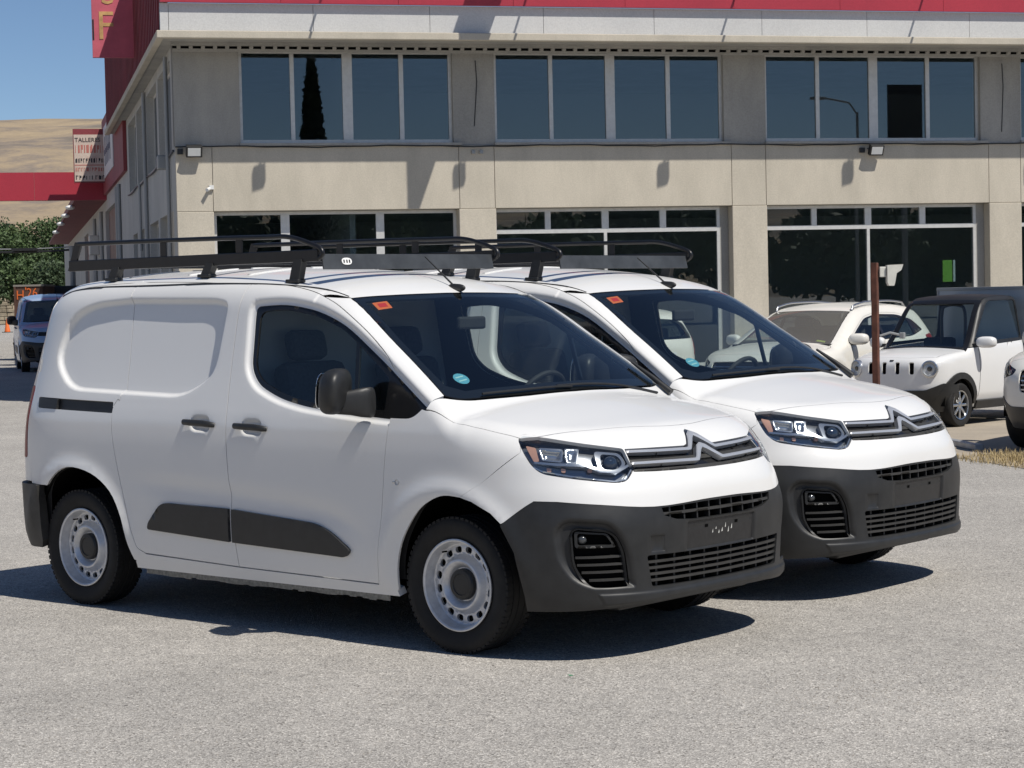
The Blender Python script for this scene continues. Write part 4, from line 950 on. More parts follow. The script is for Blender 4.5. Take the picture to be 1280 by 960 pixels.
for k in range(7): MB().span((-10.6+k*2.1, -.15, 4.70), (-8.506+k*2.1, .15, 5.49)).build('beam_panel', REDM, gb)
MB().span((-10.0, -.12, 0), (-9.8, .12, 4.70)).build('beam_post', GREYM, gb)
# projecting signs on the flank
ps = thing('projecting_workshop_sign', 'old red and white workshop sign board with black lettering jutting from the flank', 'sign', bw(-.44, 24.0), BROT)
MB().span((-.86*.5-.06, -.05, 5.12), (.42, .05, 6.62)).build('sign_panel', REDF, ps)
MB().span((-.47, -.062, 5.16), (.40, -.051, 6.46)).build('sign_face', stained('sign_face_aged', (.62, .53, .45), (.50, .36, .30), .7, 3., False), ps)
INK = mat('sign_ink', (.03, .03, .035), .7); INKR = mat('sign_ink_red', (.45, .16, .13), .7)
def T(z, x=-.45, y=-.066): return Matrix.Translation((x, y, z)) @ FACE
text('TALLERES', .165, T(6.26), INK, ps)
rq = random.Random(11)
for z, hgt, mm in ((5.95, .24, INKR), (5.68, .13, INK), (5.44, .11, INKR), (5.21, .12, INK)):      # lines too worn to read
    x = -.44
    while x < .34:
        w = rq.uniform(.03, .075); MB().span((x, -.066, z), (x+w*.35, -.0625, z+hgt*rq.uniform(.75, 1))).build('worn_stroke', mm, ps)
        if rq.random() < .7: MB().span((x+w*.35, -.0655, z+hgt*rq.choice((0, .4, .75))), (x+w, -.0625, z+hgt*rq.choice((.95, .9)))).build('worn_stroke', mm, ps)
        x += w+.028
for k in range(1): MB().span((-.46, -.065, 5.60), (.39, -.062, 5.625)).build('sign_rule', INKR, ps)
ts = thing('tall_red_sign', 'tall red sign with peeling yellow lettering jutting out above the eave', 'sign', bw(-.635, 6.0), BROT)
MB().span((-.42, -.06, 6.47), (.415, .06, 8.9)).build('sign_panel', mat('sign_red', (.50, .10, .14), .6, noise=(3, .15)), ts)
YEL = mat('sign_yellow', (.50, .30, .12), .7, noise=(6, .3))
text('F', .78, Matrix.Translation((-.34, -.066, 6.82)) @ FACE, YEL, ts, sx=.95); text('S', .62, Matrix.Translation((-.25, -.066, 7.5)) @ FACE, YEL, ts)
MB().span((-.415, -.064, 6.8), (-.385, -.061, 7.2)).build('sign_wear', PLAST, ts)
MB().tube([(.41, 0, 7.0), (.6, 0, 7.0)], .03, 6).build('sign_arm', GREYM, ts); MB().tube([(.41, 0, 8.1), (.6, 0, 8.1)], .03, 6).build('sign_arm', GREYM, ts)

# ------------------------------------------------------------------ other vehicles
def alloy_wheel(parent, x, y, sgn, r, rim=.68, spokes=8, width=.19):
    h = width/2
    prof = [(r*rim, h*.75), (r*.8, h*.98), (r*.93, h*.95), (r*.99, h*.75), (r, h*.5), (r, -h*.6), (r*.97, -h*.9), (r*rim, -h)]
    t = MB().lathe([(a, b*sgn) for a, b in prof], 40, 'y', close=True); w = t.build('wheel', TYRE, parent, 40, (x, y, r))
    R_ = r*rim; m = MB(); m.lathe([(a, b*sgn) for a, b in [(R_*1.01, h*.8), (R_*1.0, h*.9), (R_*.93, h*.85), (R_*.90, h*.3)]], 40, 'y')
    m.lathe([(a, b*sgn) for a, b in [(R_*.98, h*.1), (0, h*.1)]], 24, 'y', mi=1)
    m.lathe([(a, b*sgn) for a, b in [(R_*.26, h*.3), (R_*.25, h*.7), (R_*.12, h*.8), (0, h*.8)]], 20, 'y')
    for k in range(spokes):
        a = 2*math.pi*k/spokes; c, q = math.cos(a), math.sin(a); mx = Matrix(((c, 0, -q), (0, 1, 0), (q, 0, c)))
        m.box((R_*.57*c, sgn*h*.55, R_*.57*q), (R_*.75, .03, R_*.20), mtx=mx, bev=.008)
    m.build('rim', [SATIN, BLACK], w, 40)
    return w
class CrossBody(Body):
    x0w = -.2; x0r = -2.2; ztop = .5
    Wz = staticmethod(pchip([.1, .2, .35, .55, .75, .9, 1.0, 1.15, 1.3, 1.45, 1.6], [.74, .78, .84, .875, .88, .865, .835, .765, .69, .62, .55]))
    T = staticmethod(pchip([-3.7, -3.3, -3.0, -2.6, -2.0, -1.5, -1.2, -1.0, -.6, -.2, -.1, .2, .5, .75, .95], [.95, 1.27, 1.375, 1.44, 1.475, 1.47, 1.44, 1.395, 1.21, 1.015, .985, .955, .90, .80, .64]))
    xf = staticmethod(pchip([.1, .2, .3, .5, .65, .75, .85, .95, 1.1], [.7, .78, .84, .87, .86, .82, .73, .62, .55]))
    xr = staticmethod(pchip([.2, .5, .8, 1.0, 1.2, 1.4, 1.5], [-3.28, -3.42, -3.42, -3.36, -3.22, -3.02, -2.9]))
    def F(s, x, y, z):
        ay = np.abs(y); w = s.Wz(z)
        for c in (0., -2.6):
            d = np.hypot(x-c, z-.32); w = w+.02*np.exp(-((d-.42)/.06)**2)*np.clip((z-.25)/.2, 0, 1)
        a = np.maximum(x+.1, 0)/(s.xf(z)+.1); b = np.maximum(-2.1-x, 0)/(-2.1-s.xr(z)); n = np.where(x > -1.5, 2.7, 3.6)
        G = ((np.maximum(a, b)**n+(ay/w)**n)**(1/n)-1)*.85
        return smax(G, (z-(s.T(x)-.13*y*y))*.92, .09)
def circle(cx, cz, r, n=28, a0=0, a1=2*math.pi): return np.array([(cx+r*math.cos(a), cz+r*math.sin(a)) for a in np.linspace(a0, a1, n, endpoint=False)])
DGLASS = glass('dusty_windscreen', (.70, .74, .72), 1.5, dust=.22)
def crossover(root, paint, rails=True, dark_nose=False):
    B = CrossBody(); wb = -2.6
    A = [circle(0, .31, .355), circle(wb, .31, .355)]
    hood_e = crom([(.52, -.70), (.2, -.76), (-.05, -.77), (-.17, -.70)], 4); ws_e = crom([(-.17, -.70), (-.55, -.63), (-1.0, -.555)], 5); rf_e = crom([(-1.0, -.555), (-1.6, -.575), (-2.3, -.56), (-2.85, -.50)], 5)
    top = B.conv('t', 's', np.vstack([hood_e, ws_e[1:], rf_e[1:]]))
    rr = top[-1]; SIDE = np.vstack([[(.52, .25)], top, [(-2.98, 1.22), (-3.08, 1.0), (-3.1, .6), (-3.1, .25)]])
    WINS = fillet([(-.42, .955), (-.78, 1.12), (-1.12, 1.265), (-1.5, 1.315), (-2.1, 1.30), (-2.5, 1.225), (-2.72, 1.08), (-2.3, 1.0), (-1.2, .965)], [.02, .1, .1, .1, .1, .08, .03, .1, .1])
    LOWER = 0.42
    for s in (False, True):
        P1(B, 'body_side', [paint], root, s, 's', SIDE, A+[WINS, np.array([(-.36, .2), (.6, .2), (.6, .30), (-.36, .30)])], h=.05, gap=.001, embs=[(inset(WINS, -.03), .01, .02)])
        P1(B, 'window_frame', [FRIT], root, s, 's', WINS, [inset(q, .0) for q in (fillet([(-.60, .99), (-.83, 1.115), (-1.13, 1.24), (-1.42, 1.285), (-1.44, .99)], .03), fillet([(-1.52, .99), (-1.50, 1.29), (-2.08, 1.275), (-2.36, 1.215), (-2.38, 1.02)], .03))], h=.06, off=-.012, flange=.01, gap=0)
        P1(B, 'side_window', [SGLASS], root, s, 's', inset(WINS, .015), h=.1, off=-.018, flange=0, gap=0)
        P1(B, 'sill_trim', [PLAST], root, s, 's', fillet([(-.40, .36), (-2.2, .36), (-2.22, .24), (-.38, .24)], .02), h=.1, off=.012, flange=.02, gap=0)
        for a in A:
            c = a.mean(0); P1(B, 'arch_trim', [PLAST], root, s, 's', np.vstack([circle(c[0], .31, .40, 20, -.1, math.pi+.25), circle(c[0], .31, .352, 20, -.1, math.pi+.25)[::-1]]), h=.06, off=.006, flange=.02, gap=0)
        for xx in (-1.50, -.45):
            pts = crom([(xx-.02, .955), (xx-.03, .7), (xx+.02, .38)], 5); P1(B, 'door_gap', [BLACK], root, s, 's', ribbon(pts, .007), h=.1, off=.0015, flange=0, gap=0)
        sg = 1 if s else -1
        m = MB().ellipsoid((-.52, -.94, 1.0), (.075, .12, .075), 2.8, 20, 12, shear=lambda x, y, z: (x+.25*(y+.94), y, z-.0)); 
        if s: m.v = [(x, -y, z) for x, y, z in m.v]
        mi = m.build('door_mirror', paint, root, 60); MB().box((-.50, sg*.86, .95), (.07, .10, .05), bev=.015).build('mirror_foot', PLAST, mi)
        for c in (0, wb):
            alloy_wheel(root, c, sg*.77, sg, .325, spokes=5)
            wh = MB().lathe([(.36, -.85), (.36, -.5), (0, -.5)], 20, 'y', (c, 0, .31), a0=0, a1=math.pi)
            if s: wh.v = [(x, -y, z) for x, y, z in wh.v]
            wh.build('wheel_housing', BLACK, root, 40)
        LAMP = fillet(Wp([(-1.02, .80), (-.80, .80), (-.56, .745), (-.58, .70), (-.80, .66), (-.98, .69)]), .02)
        hl = P1(B, 'headlight', [LENS], root, s, 'w', LAMP, h=.05, off=.002, flange=0, gap=.002); P1(B, 'lamp_housing', [FRIT], hl, s, 'w', LAMP, h=.06, off=-.035, flange=-.035, gap=0)
        P1(B, 'reflector', [CHROME], hl, s, 'w', circle(-.80*KU, .735, .038, 14), h=.02, off=-.02, embs=[(circle(-.80*KU, .735, .034, 14), .02, .03)], flange=.01, gap=0)
        P1(B, 'reflector', [CHROME], hl, s, 'w', circle(-.69*KU, .725, .028, 14), h=.02, off=-.02, flange=.01, gap=0)
        if s is False or True:
            fo = P1(B, 'fog_light', [FRIT], root, s, 'w', circle(-.80*KU, .40, .05, 16), h=.03, off=.004, flange=.02, gap=0); P1(B, 'reflector', [CHROME], fo, s, 'w', circle(-.80*KU, .40, .03, 12), h=.03, off=.007, flange=.0, gap=0)
        TAIL = fillet(Wp([(-1.0, 1.0), (-.80, 1.02), (-.66, .88), (-.66, .74), (-.98, .74)]), .02)
        tl = P1(B, 'tail_light', [RED], root, s, 'r', TAIL, h=.05, off=.006, flange=.01, gap=0); P1(B, 'tail_lens', [mat('clear_lens', (.7, .55, .52), .15)], tl, s, 'r', fillet(Wp([(-.96, .87), (-.70, .87), (-.68, .80), (-.96, .80)]), .01), h=.05, off=.009, flange=0, gap=0)
    HOODR = np.vstack([crom([(.66, 0), (.64, -.3), (.52, -.70)], 4), hood_e[1:], crom([(-.17, -.70), (-.12, -.4), (-.09, 0)], 4)[1:]]); HOOD = np.vstack([HOODR, (HOODR*[1, -1])[::-1][1:-1]])
    P1(B, 'hood', [paint], root, False, 't', HOOD, h=.06, gap=.002)
    wtop = crom([(-1.0, -.555), (-.95, -.25), (-.94, 0)], 5); ROOFR = np.vstack([rf_e[::-1], wtop[1:]]); back = crom([(-2.95, 0), (-2.92, -.3), (-2.85, -.50)], 4)
    half = np.vstack([back[:-1], ROOFR]); P1(B, 'roof', [paint], root, False, 't', np.vstack([half, (half*[1, -1])[::-1][1:-1]]), h=.08, gap=.0005, flange=0)
    wb_ = crom([(-.17, -.70), (-.13, -.4), (-.10, 0)], 4); hw = np.vstack([wtop[::-1], ws_e[::-1][1:], wb_[1:]]); WS = np.vstack([hw, (hw*[1, -1])[::-1][1:-1]])
    ws = P1(B, 'windscreen', [DGLASS], root, False, 't', WS, h=.1, off=-.003, flange=0, gap=.002); P1(B, 'windscreen_border', [FRIT], ws, False, 't', WS, [fillet(inset(WS, .04), .02)], h=.08, off=-.007, flange=0, gap=0)
    # nose
    zz = np.linspace(.25, top[0][1], 8); sidew = B.conv('s', 'w', np.stack([np.full(8, .52), zz], 1)); topw = B.conv('t', 'w', HOODR[:9])[::-1]
    up = np.vstack([sidew, topw[1:]]); up[-1, 0] = 0
    LAMPH = fillet(Wp([(-1.02, .80), (-.80, .80), (-.56, .745), (-.58, .70), (-.80, .66), (-.98, .69)]), .02)
    GRL = fillet(mirror2((Wp([(-.50, .75), (0, .76)]), Wp([(-.46, .55), (0, .53)]))), .03)
    P1(B, 'nose_panel', [paint], root, False, 'w', mirror2((up, Wp([(-1.05, .25), (0, .25)]))), [LAMPH, LAMPH*[-1, 1], GRL], h=.05, gap=.001)
    g = P1(B, 'grille', [FRIT], root, False, 'w', GRL, h=.06, off=-.02, flange=-.02, gap=-.003)
    for z in (.58, .62, .66, .70): P1(B, 'grille_slat', [SATIN], g, False, 'w', Wp([(-.46, z), (.46, z), (.46, z-.012), (-.46, z-.012)]), h=.08, off=-.006, flange=.01, gap=0)
    P1(B, 'lower_bumper', [PLAST], root, False, 'w', fillet(mirror2((Wp([(-1.25, .47), (-.9, .50), (-.62, .42), (0, .42)]), Wp([(-1.2, .23), (0, .22)]))), .03), h=.06, off=.006, flange=.02, gap=0)
    # tail
    zz = np.linspace(1.0, .25, 8); sidr = B.conv('s', 'r', np.stack([np.interp(zz, [.25, .6, 1.0], [-3.1, -3.1, -3.08]), zz], 1)); tr = B.conv('t', 'r', np.vstack([back[::-1]])); tr[-1, 0] = 0
    mid = B.conv('s', 'r', [(-2.98, 1.22)])
    half_up = np.vstack([sidr[::-1][-1:], mid, tr]); half_lo = np.vstack([sidr[1:], [(0, .25)]])
    RW = fillet(mirror2((Wp([(-.60, 1.22), (-.45, 1.28), (0, 1.31)]), Wp([(-.68, 1.0), (0, .98)]))), .04)
    P1(B, 'tailgate', [paint], root, False, 'r', mirror2((half_up, half_lo)), [RW], h=.06, gap=.001)
    P1(B, 'rear_window', [SGLASS], root, False, 'r', RW, h=.1, off=-.006, flange=0, gap=0)
    P1(B, 'rear_bumper', [PLAST], root, False, 'r', fillet(mirror2((Wp([(-1.1, .45), (0, .42)]), Wp([(-1.1, .24), (0, .22)]))), .03), h=.08, off=.012, flange=.02, gap=0)
    pl = P1(B, 'licence_plate', [mat('plate_white', (.8, .8, .8), .5)], root, False, 'r', Wp([(-.26, .79), (.26, .79), (.26, .68), (-.26, .68)]), h=.1, off=.012, flange=.01, gap=0)
    for k in range(7): P1(B, 'plate_mark', [FRIT], pl, False, 'r', Wp([(-.20+.058*k+(.03 if k > 3 else 0), .765), (-.165+.058*k+(.03 if k > 3 else 0), .765), (-.17+.058*k+(.03 if k > 3 else 0), .705), (-.20+.058*k+(.03 if k > 3 else 0), .705)]), h=.1, off=.014, flange=0, gap=0)
    P1(B, 'tailgate_badge', [CHROME], root, False, 'r', circle(0, .88, .045, 16), h=.05, off=.012, flange=.01, gap=0)
    if rails:
        for sg in (-1, 1):
            p3 = B.surf('t', crom([(-1.05, sg*.56), (-1.2, sg*.56), (-1.7, sg*.565), (-2.3, sg*.545), (-2.7, sg*.50)], 4), .05, []); p3[0] -= [0, 0, .05]; p3[-1] -= [0, 0, .05]
            MB().tube(p3, .014, 8).build('roof_rail', SATIN, root, 50)
    MB().span((-3.0, -.70, .25), (.3, .70, .33)).build('floor', BLACK, root)
    d = MB(); d.prism([(-.12, .95), (-.45, .95), (-.6, .85), (-.55, .5), (0, .4)], lambda a, b_: (a, -.72, b_), (0, 1.44, 0)); d.build('dashboard', CABIN, root)
    for y in (-.36, .36):
        m = MB(); m.box((-1.35, y, .85), (.14, .46, .6), bev=.05); m.box((-1.42, y, 1.2), (.09, .26, .16), bev=.03); m.box((-1.1, y, .55), (.5, .46, .16), bev=.05); m.build('seat', CABIN2, root, 40)
    m = MB(); m.box((-2.25, 0, .85), (.14, 1.2, .6), bev=.05); m.build('rear_seat', CABIN2, root, 40)
CAMV = Vector(CAM)
sx_ = CAMV+(Vector((-7.901, 13.44, 0))-CAMV)*1.06
SUVT = thing('parked_crossover', 'white crossover with roof rails parked behind the rusty post', 'car', (sx_.x, sx_.y, 0), R(-85.7), 'white cars parked by the showroom')
crossover(SUVT, dusty('cream_white_paint', (.78, .76, .70), .4, .6, amount=.4))
P1(CrossBody(), 'window_sticker', [mat('sticker_lime', (.42, .55, .08), .6)], SUVT, False, 't', [(-.25, .48), (-.25, .60), (-.21, .61), (-.21, .48)], h=.1, off=-.004, flange=0, gap=0)
EDGE = copy_tree(SUVT, None, ('roof_rail', 'window_sticker')); eq_ = CAM+(cf_+cr_*(1256-640)/2578.4+cu_*(480-457)/2578.4)*20.3; ql_ = Matrix.Rotation(R(-87), 3, 'Z') @ Vector((.60*1.08, -.72*1.08, 0)); EDGE.location = (float(eq_[0])-ql_.x, float(eq_[1])-ql_.y, 0); EDGE.rotation_euler = (0, 0, R(-87)); EDGE.scale = (1.08, 1.08, 1.10)
EDGE['label'] = 'white car nosing out behind the dry grass with dark lower bumper'; del EDGE['group']; EDGE.name = 'parked_car'
HATCH = copy_tree(SUVT, None, ('roof_rail', 'window_sticker')); HATCH.location = (-14.6, 18.2, 0); HATCH.rotation_euler = (0, 0, R(147.7)); HATCH.scale = (.86, .86, .98); HATCH.name = 'parked_hatchback'
HATCH['label'] = 'white hatchback parked with its tail out close to the showroom windows'; del HATCH['group']; del SUVT['group']

# ---- small electric pickup
class MiniBody(Body):
    x0w = -.2; x0r = -1.0; ztop = .5
    Wz = staticmethod(pchip([.1, .25, .4, .7, .9, 1.0, 1.3, 1.5, 1.7], [.54, .58, .63, .65, .635, .61, .555, .52, .48]))
    T = staticmethod(pchip([-1.7, -1.45, -1.1, -.80, -.66, -.2, -.14, .1, .35, .52, .66], [1.53, 1.545, 1.555, 1.54, 1.49, .965, .935, .91, .87, .81, .70]))
    xf = staticmethod(pchip([.1, .3, .5, .7, .8, .9, 1.1], [.47, .52, .555, .555, .54, .46, .4]))
    def F(s, x, y, z):
        a = np.maximum(x-.0, 0)/(s.xf(z)); b = np.maximum(-1.-x, 0)/.5; n = np.where(x > -.7, 4.2, 10.)
        G = ((np.maximum(a, b)**n+(np.abs(y)/s.Wz(z))**n)**(1/n)-1)*.62
        return smax(G, (z-(s.T(x)-.10*y*y))*np.where((x > -.75) & (x < -.15), .66, .95), .07)
def mini_truck(root):
    B = MiniBody(); A = [circle(.06, .26, .315), circle(-1.95, .26, .315)]
    hood_e = crom([(.40, -.52), (.1, -.572), (-.14, -.58)], 4); ws_e = crom([(-.14, -.58), (-.4, -.52), (-.66, -.475)], 4); rf_e = crom([(-.66, -.475), (-1.0, -.475), (-1.46, -.47)], 3)
    top = B.conv('t', 's', np.vstack([hood_e, ws_e[1:], rf_e[1:]])); belt = [(-.14, .915), (-.6, .945), (-1.47, .985)]
    hs = B.conv('t', 's', hood_e)
    LOW = np.vstack([[(.38, .22)], hs, belt, [(-1.47, .22)]]); UPP = np.vstack([[(-.135, .92), (-.6, .95), (-1.47, .99)][::-1], B.conv('t', 's', np.vstack([ws_e, rf_e[1:]]))])
    WN = fillet([(-.30, .985), (-.72, 1.44), (-.80, 1.475), (-1.38, 1.475), (-1.40, 1.02)], .04)
    for s in (False, True):
        sg = 1 if s else -1
        P1(B, 'body_side', [WHITE], root, s, 's', LOW, [A[0]], h=.05, gap=.001)
        P1(B, 'cab_frame', [PLAST], root, s, 's', UPP, [WN], h=.05, gap=.001)
        P1(B, 'side_window', [SGLASS], root, s, 's', inset(WN, -.005), h=.1, off=-.01, flange=0, gap=0)
        P1(B, 'door_gap', [BLACK], root, s, 's', ribbon(crom([(-.36, .93), (-.37, .6), (-.36, .34)], 4), .007), h=.1, off=.0015, flange=0, gap=0)
        P1(B, 'rear_arch_panel', [PLAST2], root, s, 's', np.vstack([circle(-1.50, .22, .42, 16, math.pi/2, math.pi)[:0], [(-1.47, .66), (-1.35, .63), (-1.22, .54), (-1.13, .42), (-1.08, .25), (-1.47, .25)]]), h=.06, off=.004, flange=.01, gap=0)
        P1(B, 'sill_step', [PLAST], root, s, 's', [(-.33, .30), (-1.46, .30), (-1.46, .20), (-.33, .20)], h=.1, off=.03, flange=.08, gap=0)
        P1(B, 'arch_trim', [PLAST], root, s, 's', np.vstack([circle(.07, .26, .385, 20, -.25, math.pi+.15), circle(.06, .26, .312, 20, -.25, math.pi+.15)[::-1]]), h=.06, off=.022, flange=.05, gap=0)
        alloy_wheel(root, .06, sg*.57, sg, .26, .66, 8, .16); alloy_wheel(root, -1.95, sg*.57, sg, .26, .66, 8, .16)
        wh = MB().lathe([(.318, -.62), (.318, -.35), (0, -.35)], 20, 'y', (.06, 0, .26), a0=0, a1=math.pi)
        if s: wh.v = [(x, -y, z) for x, y, z in wh.v]
        wh.build('wheel_housing', BLACK, root, 40)
        q = B.pt('w', [(-.62*KU*1.0, .70)])[0]; nr = B.grad(q[None])[0]
        if s: q = q*[1, -1, 1]; nr = nr*[1, -1, 1]
        rot = Vector((1, 0, 0)).rotation_difference(Vector((nr[0], nr[1]*.7, nr[2]*.3)).normalized()).to_matrix()
        def lam(prof, name, m, par):
            b = MB().lathe(prof, 24, 'x'); b.v = [tuple(Vector(q)+rot @ Vector(v)) for v in b.v]; return b.build(name, m, par, 50)
        hl = lam([(.10, -.03), (.10, .018), (.088, .022), (.082, .008)], 'headlight', CHROME, root); lam([(.082, .008), (.05, -.015), (.0, -.02)], 'lamp_bowl', mat('lamp_bowl_pale', (.5, .5, .5), .35, .5), hl); lam([(.030, .006), (.027, .012), (0, .014)], 'lamp_projector', FRIT, hl); lam([(.086, .016), (.05, .03), (0, .034)], 'lamp_glass', LENS, hl)
        m = MB().ellipsoid((-.33, -.76, .985), (.065, .115, .068), 2.8, 18, 12, shear=lambda x, y, z: (x+.2*(y+.76), y, z))
        if s: m.v = [(x, -y, z) for x, y, z in m.v]
        mi = m.build('door_mirror', WHITE, root, 60); MB().box((-.30, sg*.65, .95), (.05, .10, .04)).build('mirror_foot', PLAST, mi)
    hh = np.vstack([crom([(.48, 0), (.475, -.25), (.40, -.52)], 4), hood_e[1:], crom([(-.14, -.58), (-.12, -.3), (-.11, 0)], 4)[1:]]); P1(B, 'hood', [WHITE], root, False, 't', np.vstack([hh, (hh*[1, -1])[::-1][1:-1]]), h=.06, gap=.002)
    wt = crom([(-.66, -.475), (-.64, -.2), (-.635, 0)], 4); rr = np.vstack([rf_e[::-1], wt[1:]]); P1(B, 'roof', [PLAST], root, False, 't', np.vstack([rr, (rr*[1, -1])[::-1][1:]]), h=.08, gap=.0005)
    wb_ = crom([(-.14, -.58), (-.125, -.3), (-.12, 0)], 4); hw = np.vstack([wt[::-1], ws_e[::-1][1:], wb_[1:]]); WS = np.vstack([hw, (hw*[1, -1])[::-1][1:-1]])
    ws = P1(B, 'windscreen', [WGLASS], root, False, 't', WS, h=.1, off=-.004, flange=0, gap=0); P1(B, 'windscreen_border', [FRIT], ws, False, 't', inset(WS, -.02), [fillet(inset(WS, .045), .05)], h=.05, off=.003, flange=.015, gap=0)
    zz = np.linspace(.22, hs[0][1], 7); sw = B.conv('s', 'w', np.stack([np.full(7, .38), zz], 1)); tw = B.conv('t', 'w', hh[:9])[::-1]; up = np.vstack([sw, tw[1:]]); up[-1, 0] = 0
    SL = [fillet(Wp([(t-.040, .775), (t+.040, .775), (t+.036, .635), (t-.036, .635)]), .022) for t in (-.36, -.12, .12, .36)]
    P1(B, 'nose_panel', [WHITE], root, False, 'w', mirror2((up, Wp([(-.9, .22), (0, .22)]))), SL, h=.04, gap=.001, flange=.02)
    for q in SL: P1(B, 'grille_slot', [BLACK], root, False, 'w', q, h=.05, off=-.02, flange=-.02, gap=-.002)
    P1(B, 'front_bumper', [PLAST], root, False, 'w', fillet(mirror2((Wp([(-1.1, .50), (-.8, .53), (-.55, .45), (0, .44)]), Wp([(-1.1, .2), (0, .2)]))), .03), h=.05, off=.02, flange=.03, gap=0)
    P1(B, 'nose_badge', [FRIT], root, False, 'w', fillet(Wp([(-.04, .80), (.04, .80), (.03, .785), (-.03, .785)]), .006), h=.05, off=.004, flange=.004, gap=0)
    MB().tube(crom3([(-.78, -.12, .95), (-.78, -.12, 1.34), (-.78, -.04, 1.42), (-.78, .12, 1.42), (-.78, .20, 1.34), (-.78, .20, .95)]), .02, 8).build('seat_frame', PLAST, root, 50)
    for y in (-.28, .28): m = MB(); m.box((-.98, y, .78), (.12, .42, .5), bev=.04); m.box((-.8, y, .56), (.4, .42, .12), bev=.04); m.build('seat', CABIN2, root, 40)
    MB().prism([(-.14, .92), (-.36, .93), (-.42, .8), (-.3, .4), (0, .35)], lambda a, b_: (a, -.55, b_), (0, 1.1, 0)).build('dashboard', CABIN, root)
    MB().span((-1.46, -.56, .25), (.3, .56, .30)).build('floor', BLACK, root)
    GB = mat('cargo_box_grey', (.36, .40, .44), .4, .2, noise=(2, .06))
    cb = MB(); cb.span((-3.15, -.66, .60), (-1.56, .66, 1.63), bev=.012); c = cb.build('cargo_box', GB, root)
    for z in (.605, 1.62): MB().span((-3.16, -.672, z-.02), (-1.55, .672, z+.02), bev=.004).build('box_edge', GREYM, c)
    for sg in (-1, 1):
        for x in (-3.14, -1.57): MB().span((x-.02, sg*.655-.012, .62), (x+.02, sg*.655+.012, 1.60)).build('box_edge', GREYM, c)
    MB().span((-3.1, -.40, .30), (-1.5, .40, .58)).build('chassis', BLACK, root)
TR = thing('electric_pickup', 'small white electric pickup with round headlights and grey cargo box', 'pickup truck', (-6.241, 13.957, 0), R(-92.2))
mini_truck(TR)

# ---- the far blue grey van: same maker's body, its own nose
FARV = copy_tree(VAN, None, ('roof_rack', 'chevron_bar', 'inspection_sticker', 'sticker_print', 'eco_badge', 'badge_print', 'glue_residue', 'sliding_door_rail', 'rail_carrier'))
FARV.location = (-38.2, 25.0, 0); FARV.scale = (1.1, 1.1, 1.12); FARV.rotation_euler = (0, 0, R(-33)); FARV.name = 'blue_van'
FARV['label'] = 'blue grey van with dark bumper parked beside the showroom flank'; del FARV['group']
def repaint(o):
    if o.type == 'MESH':
        for i, m in enumerate(o.data.materials):
            if m == WHITE: o.material_slots[i].link = 'OBJECT'; o.material_slots[i].material = BLUEP
    for c in o.children: repaint(c)
repaint(FARV)
def thin_far(o):
    for c in list(o.children):
        thin_far(c)
        if c.name.split('.')[0] in ('grille_divider', 'plate_hole', 'bulb', 'chrome_strip', 'reflector', 'roof_bead'): bpy.data.objects.remove(c)

# ------------------------------------------------------------------ yard furniture
post = thing('rusty_post', 'rusty square steel post carrying a white floodlight between the vans and the pickup', 'post', (-4.16, 9.63, 0), R(12))
RUST = mat('rust', (.12, .045, .028), .85, noise=(9, .45, 10), bump=(60, .3, .004))
MB().span((-.030, -.030, 0), (.030, .030, 1.89), bev=.004).build('post_shaft', RUST, post)
WB = mat('fixture_white', (.66, .65, .58), .45, noise=(10, .1))
m = MB(); RT = Vector((float(cr_[0]), float(cr_[1]), 0)).normalized()
ri = Matrix.Rotation(-R(12), 3, 'Z') @ RT
fx = MB(); fx.box(ri*.075+Vector((0, 0, 1.80)), (.06, .05, .10), rz=math.atan2(ri.y, ri.x), bev=.006); fxo = fx.build('floodlight_bracket', WB, post)
ax = Matrix.Rotation(math.atan2(ri.y, ri.x), 4, 'Z')
MB().prism([(.115, 1.865), (.27, 1.87), (.25, 1.815), (.205, 1.785), (.19, 1.70), (.18, 1.665), (.13, 1.665), (.115, 1.70)], lambda a, b: ax @ Vector((a, -.05, b)), ax.to_3x3() @ Vector((0, .10, 0))).build('floodlight_head', WB, post)
p0 = ri*.04+Vector((0, 0, 1.18)); MB().tube([p0, p0+ri*.10+Vector((0, 0, .03)), p0+ri*.22+Vector((0, 0, .0))], .012, 6).build('latch_arm', GREYM, post); MB().box(p0+ri*.22, (.05, .05, .06), bev=.008).build('latch_head', GREYM, post)

# dirt verge, steel kerb strip, dry grass
DIRT = stained('dry_dirt', (.40, .345, .27), (.30, .26, .21), .95, 1.2, False)
vg = MB(); near = [(-9.5, 14.0), (-6.5, 12.0), (-4.4, 10.55), (-3.43, 9.87), (-2.82, 9.44), (-2.28, 9.05), (-.5, 7.8), (3.0, 5.6)]; far = [(5.0, 8.6), (1.0, 11.3), (-3.0, 13.6), (-4.8, 14.6), (-7.5, 16.2), (-11, 18.2)]
def wob(P, a): 
    out = []
    Q = resample(P, .12, False)
    for i, q in enumerate(Q): out.append((q[0]+a*mnoise.noise((q[0]*3, q[1]*3, 1.)), q[1]+a*mnoise.noise((q[0]*3, q[1]*3, 7.))))
    return out
poly = wob(near, .10)+wob(far, .3)
vv = [(x, y, .005) for x, y in poly]; vg.add(vv, [tuple(range(len(vv)))]); tag(vg.build('dirt_verge', DIRT), kind='structure')
kb = MB()
kd = Vector((-3.60-(-4.5), 10.70-11.5, 0)).normalized()
kb.box((-4.05, 11.10, .035), (1.0, .09, .06), rz=math.atan2(kd.y, kd.x), bev=.008)
tag(kb.build('steel_kerb', mat('kerb_steel', (.38, .39, .40), .5, .4, noise=(6, .3))), 'grey steel kerb bar lying on the dirt verge', 'kerb')
rg = random.Random(5); V = []; Fg = []
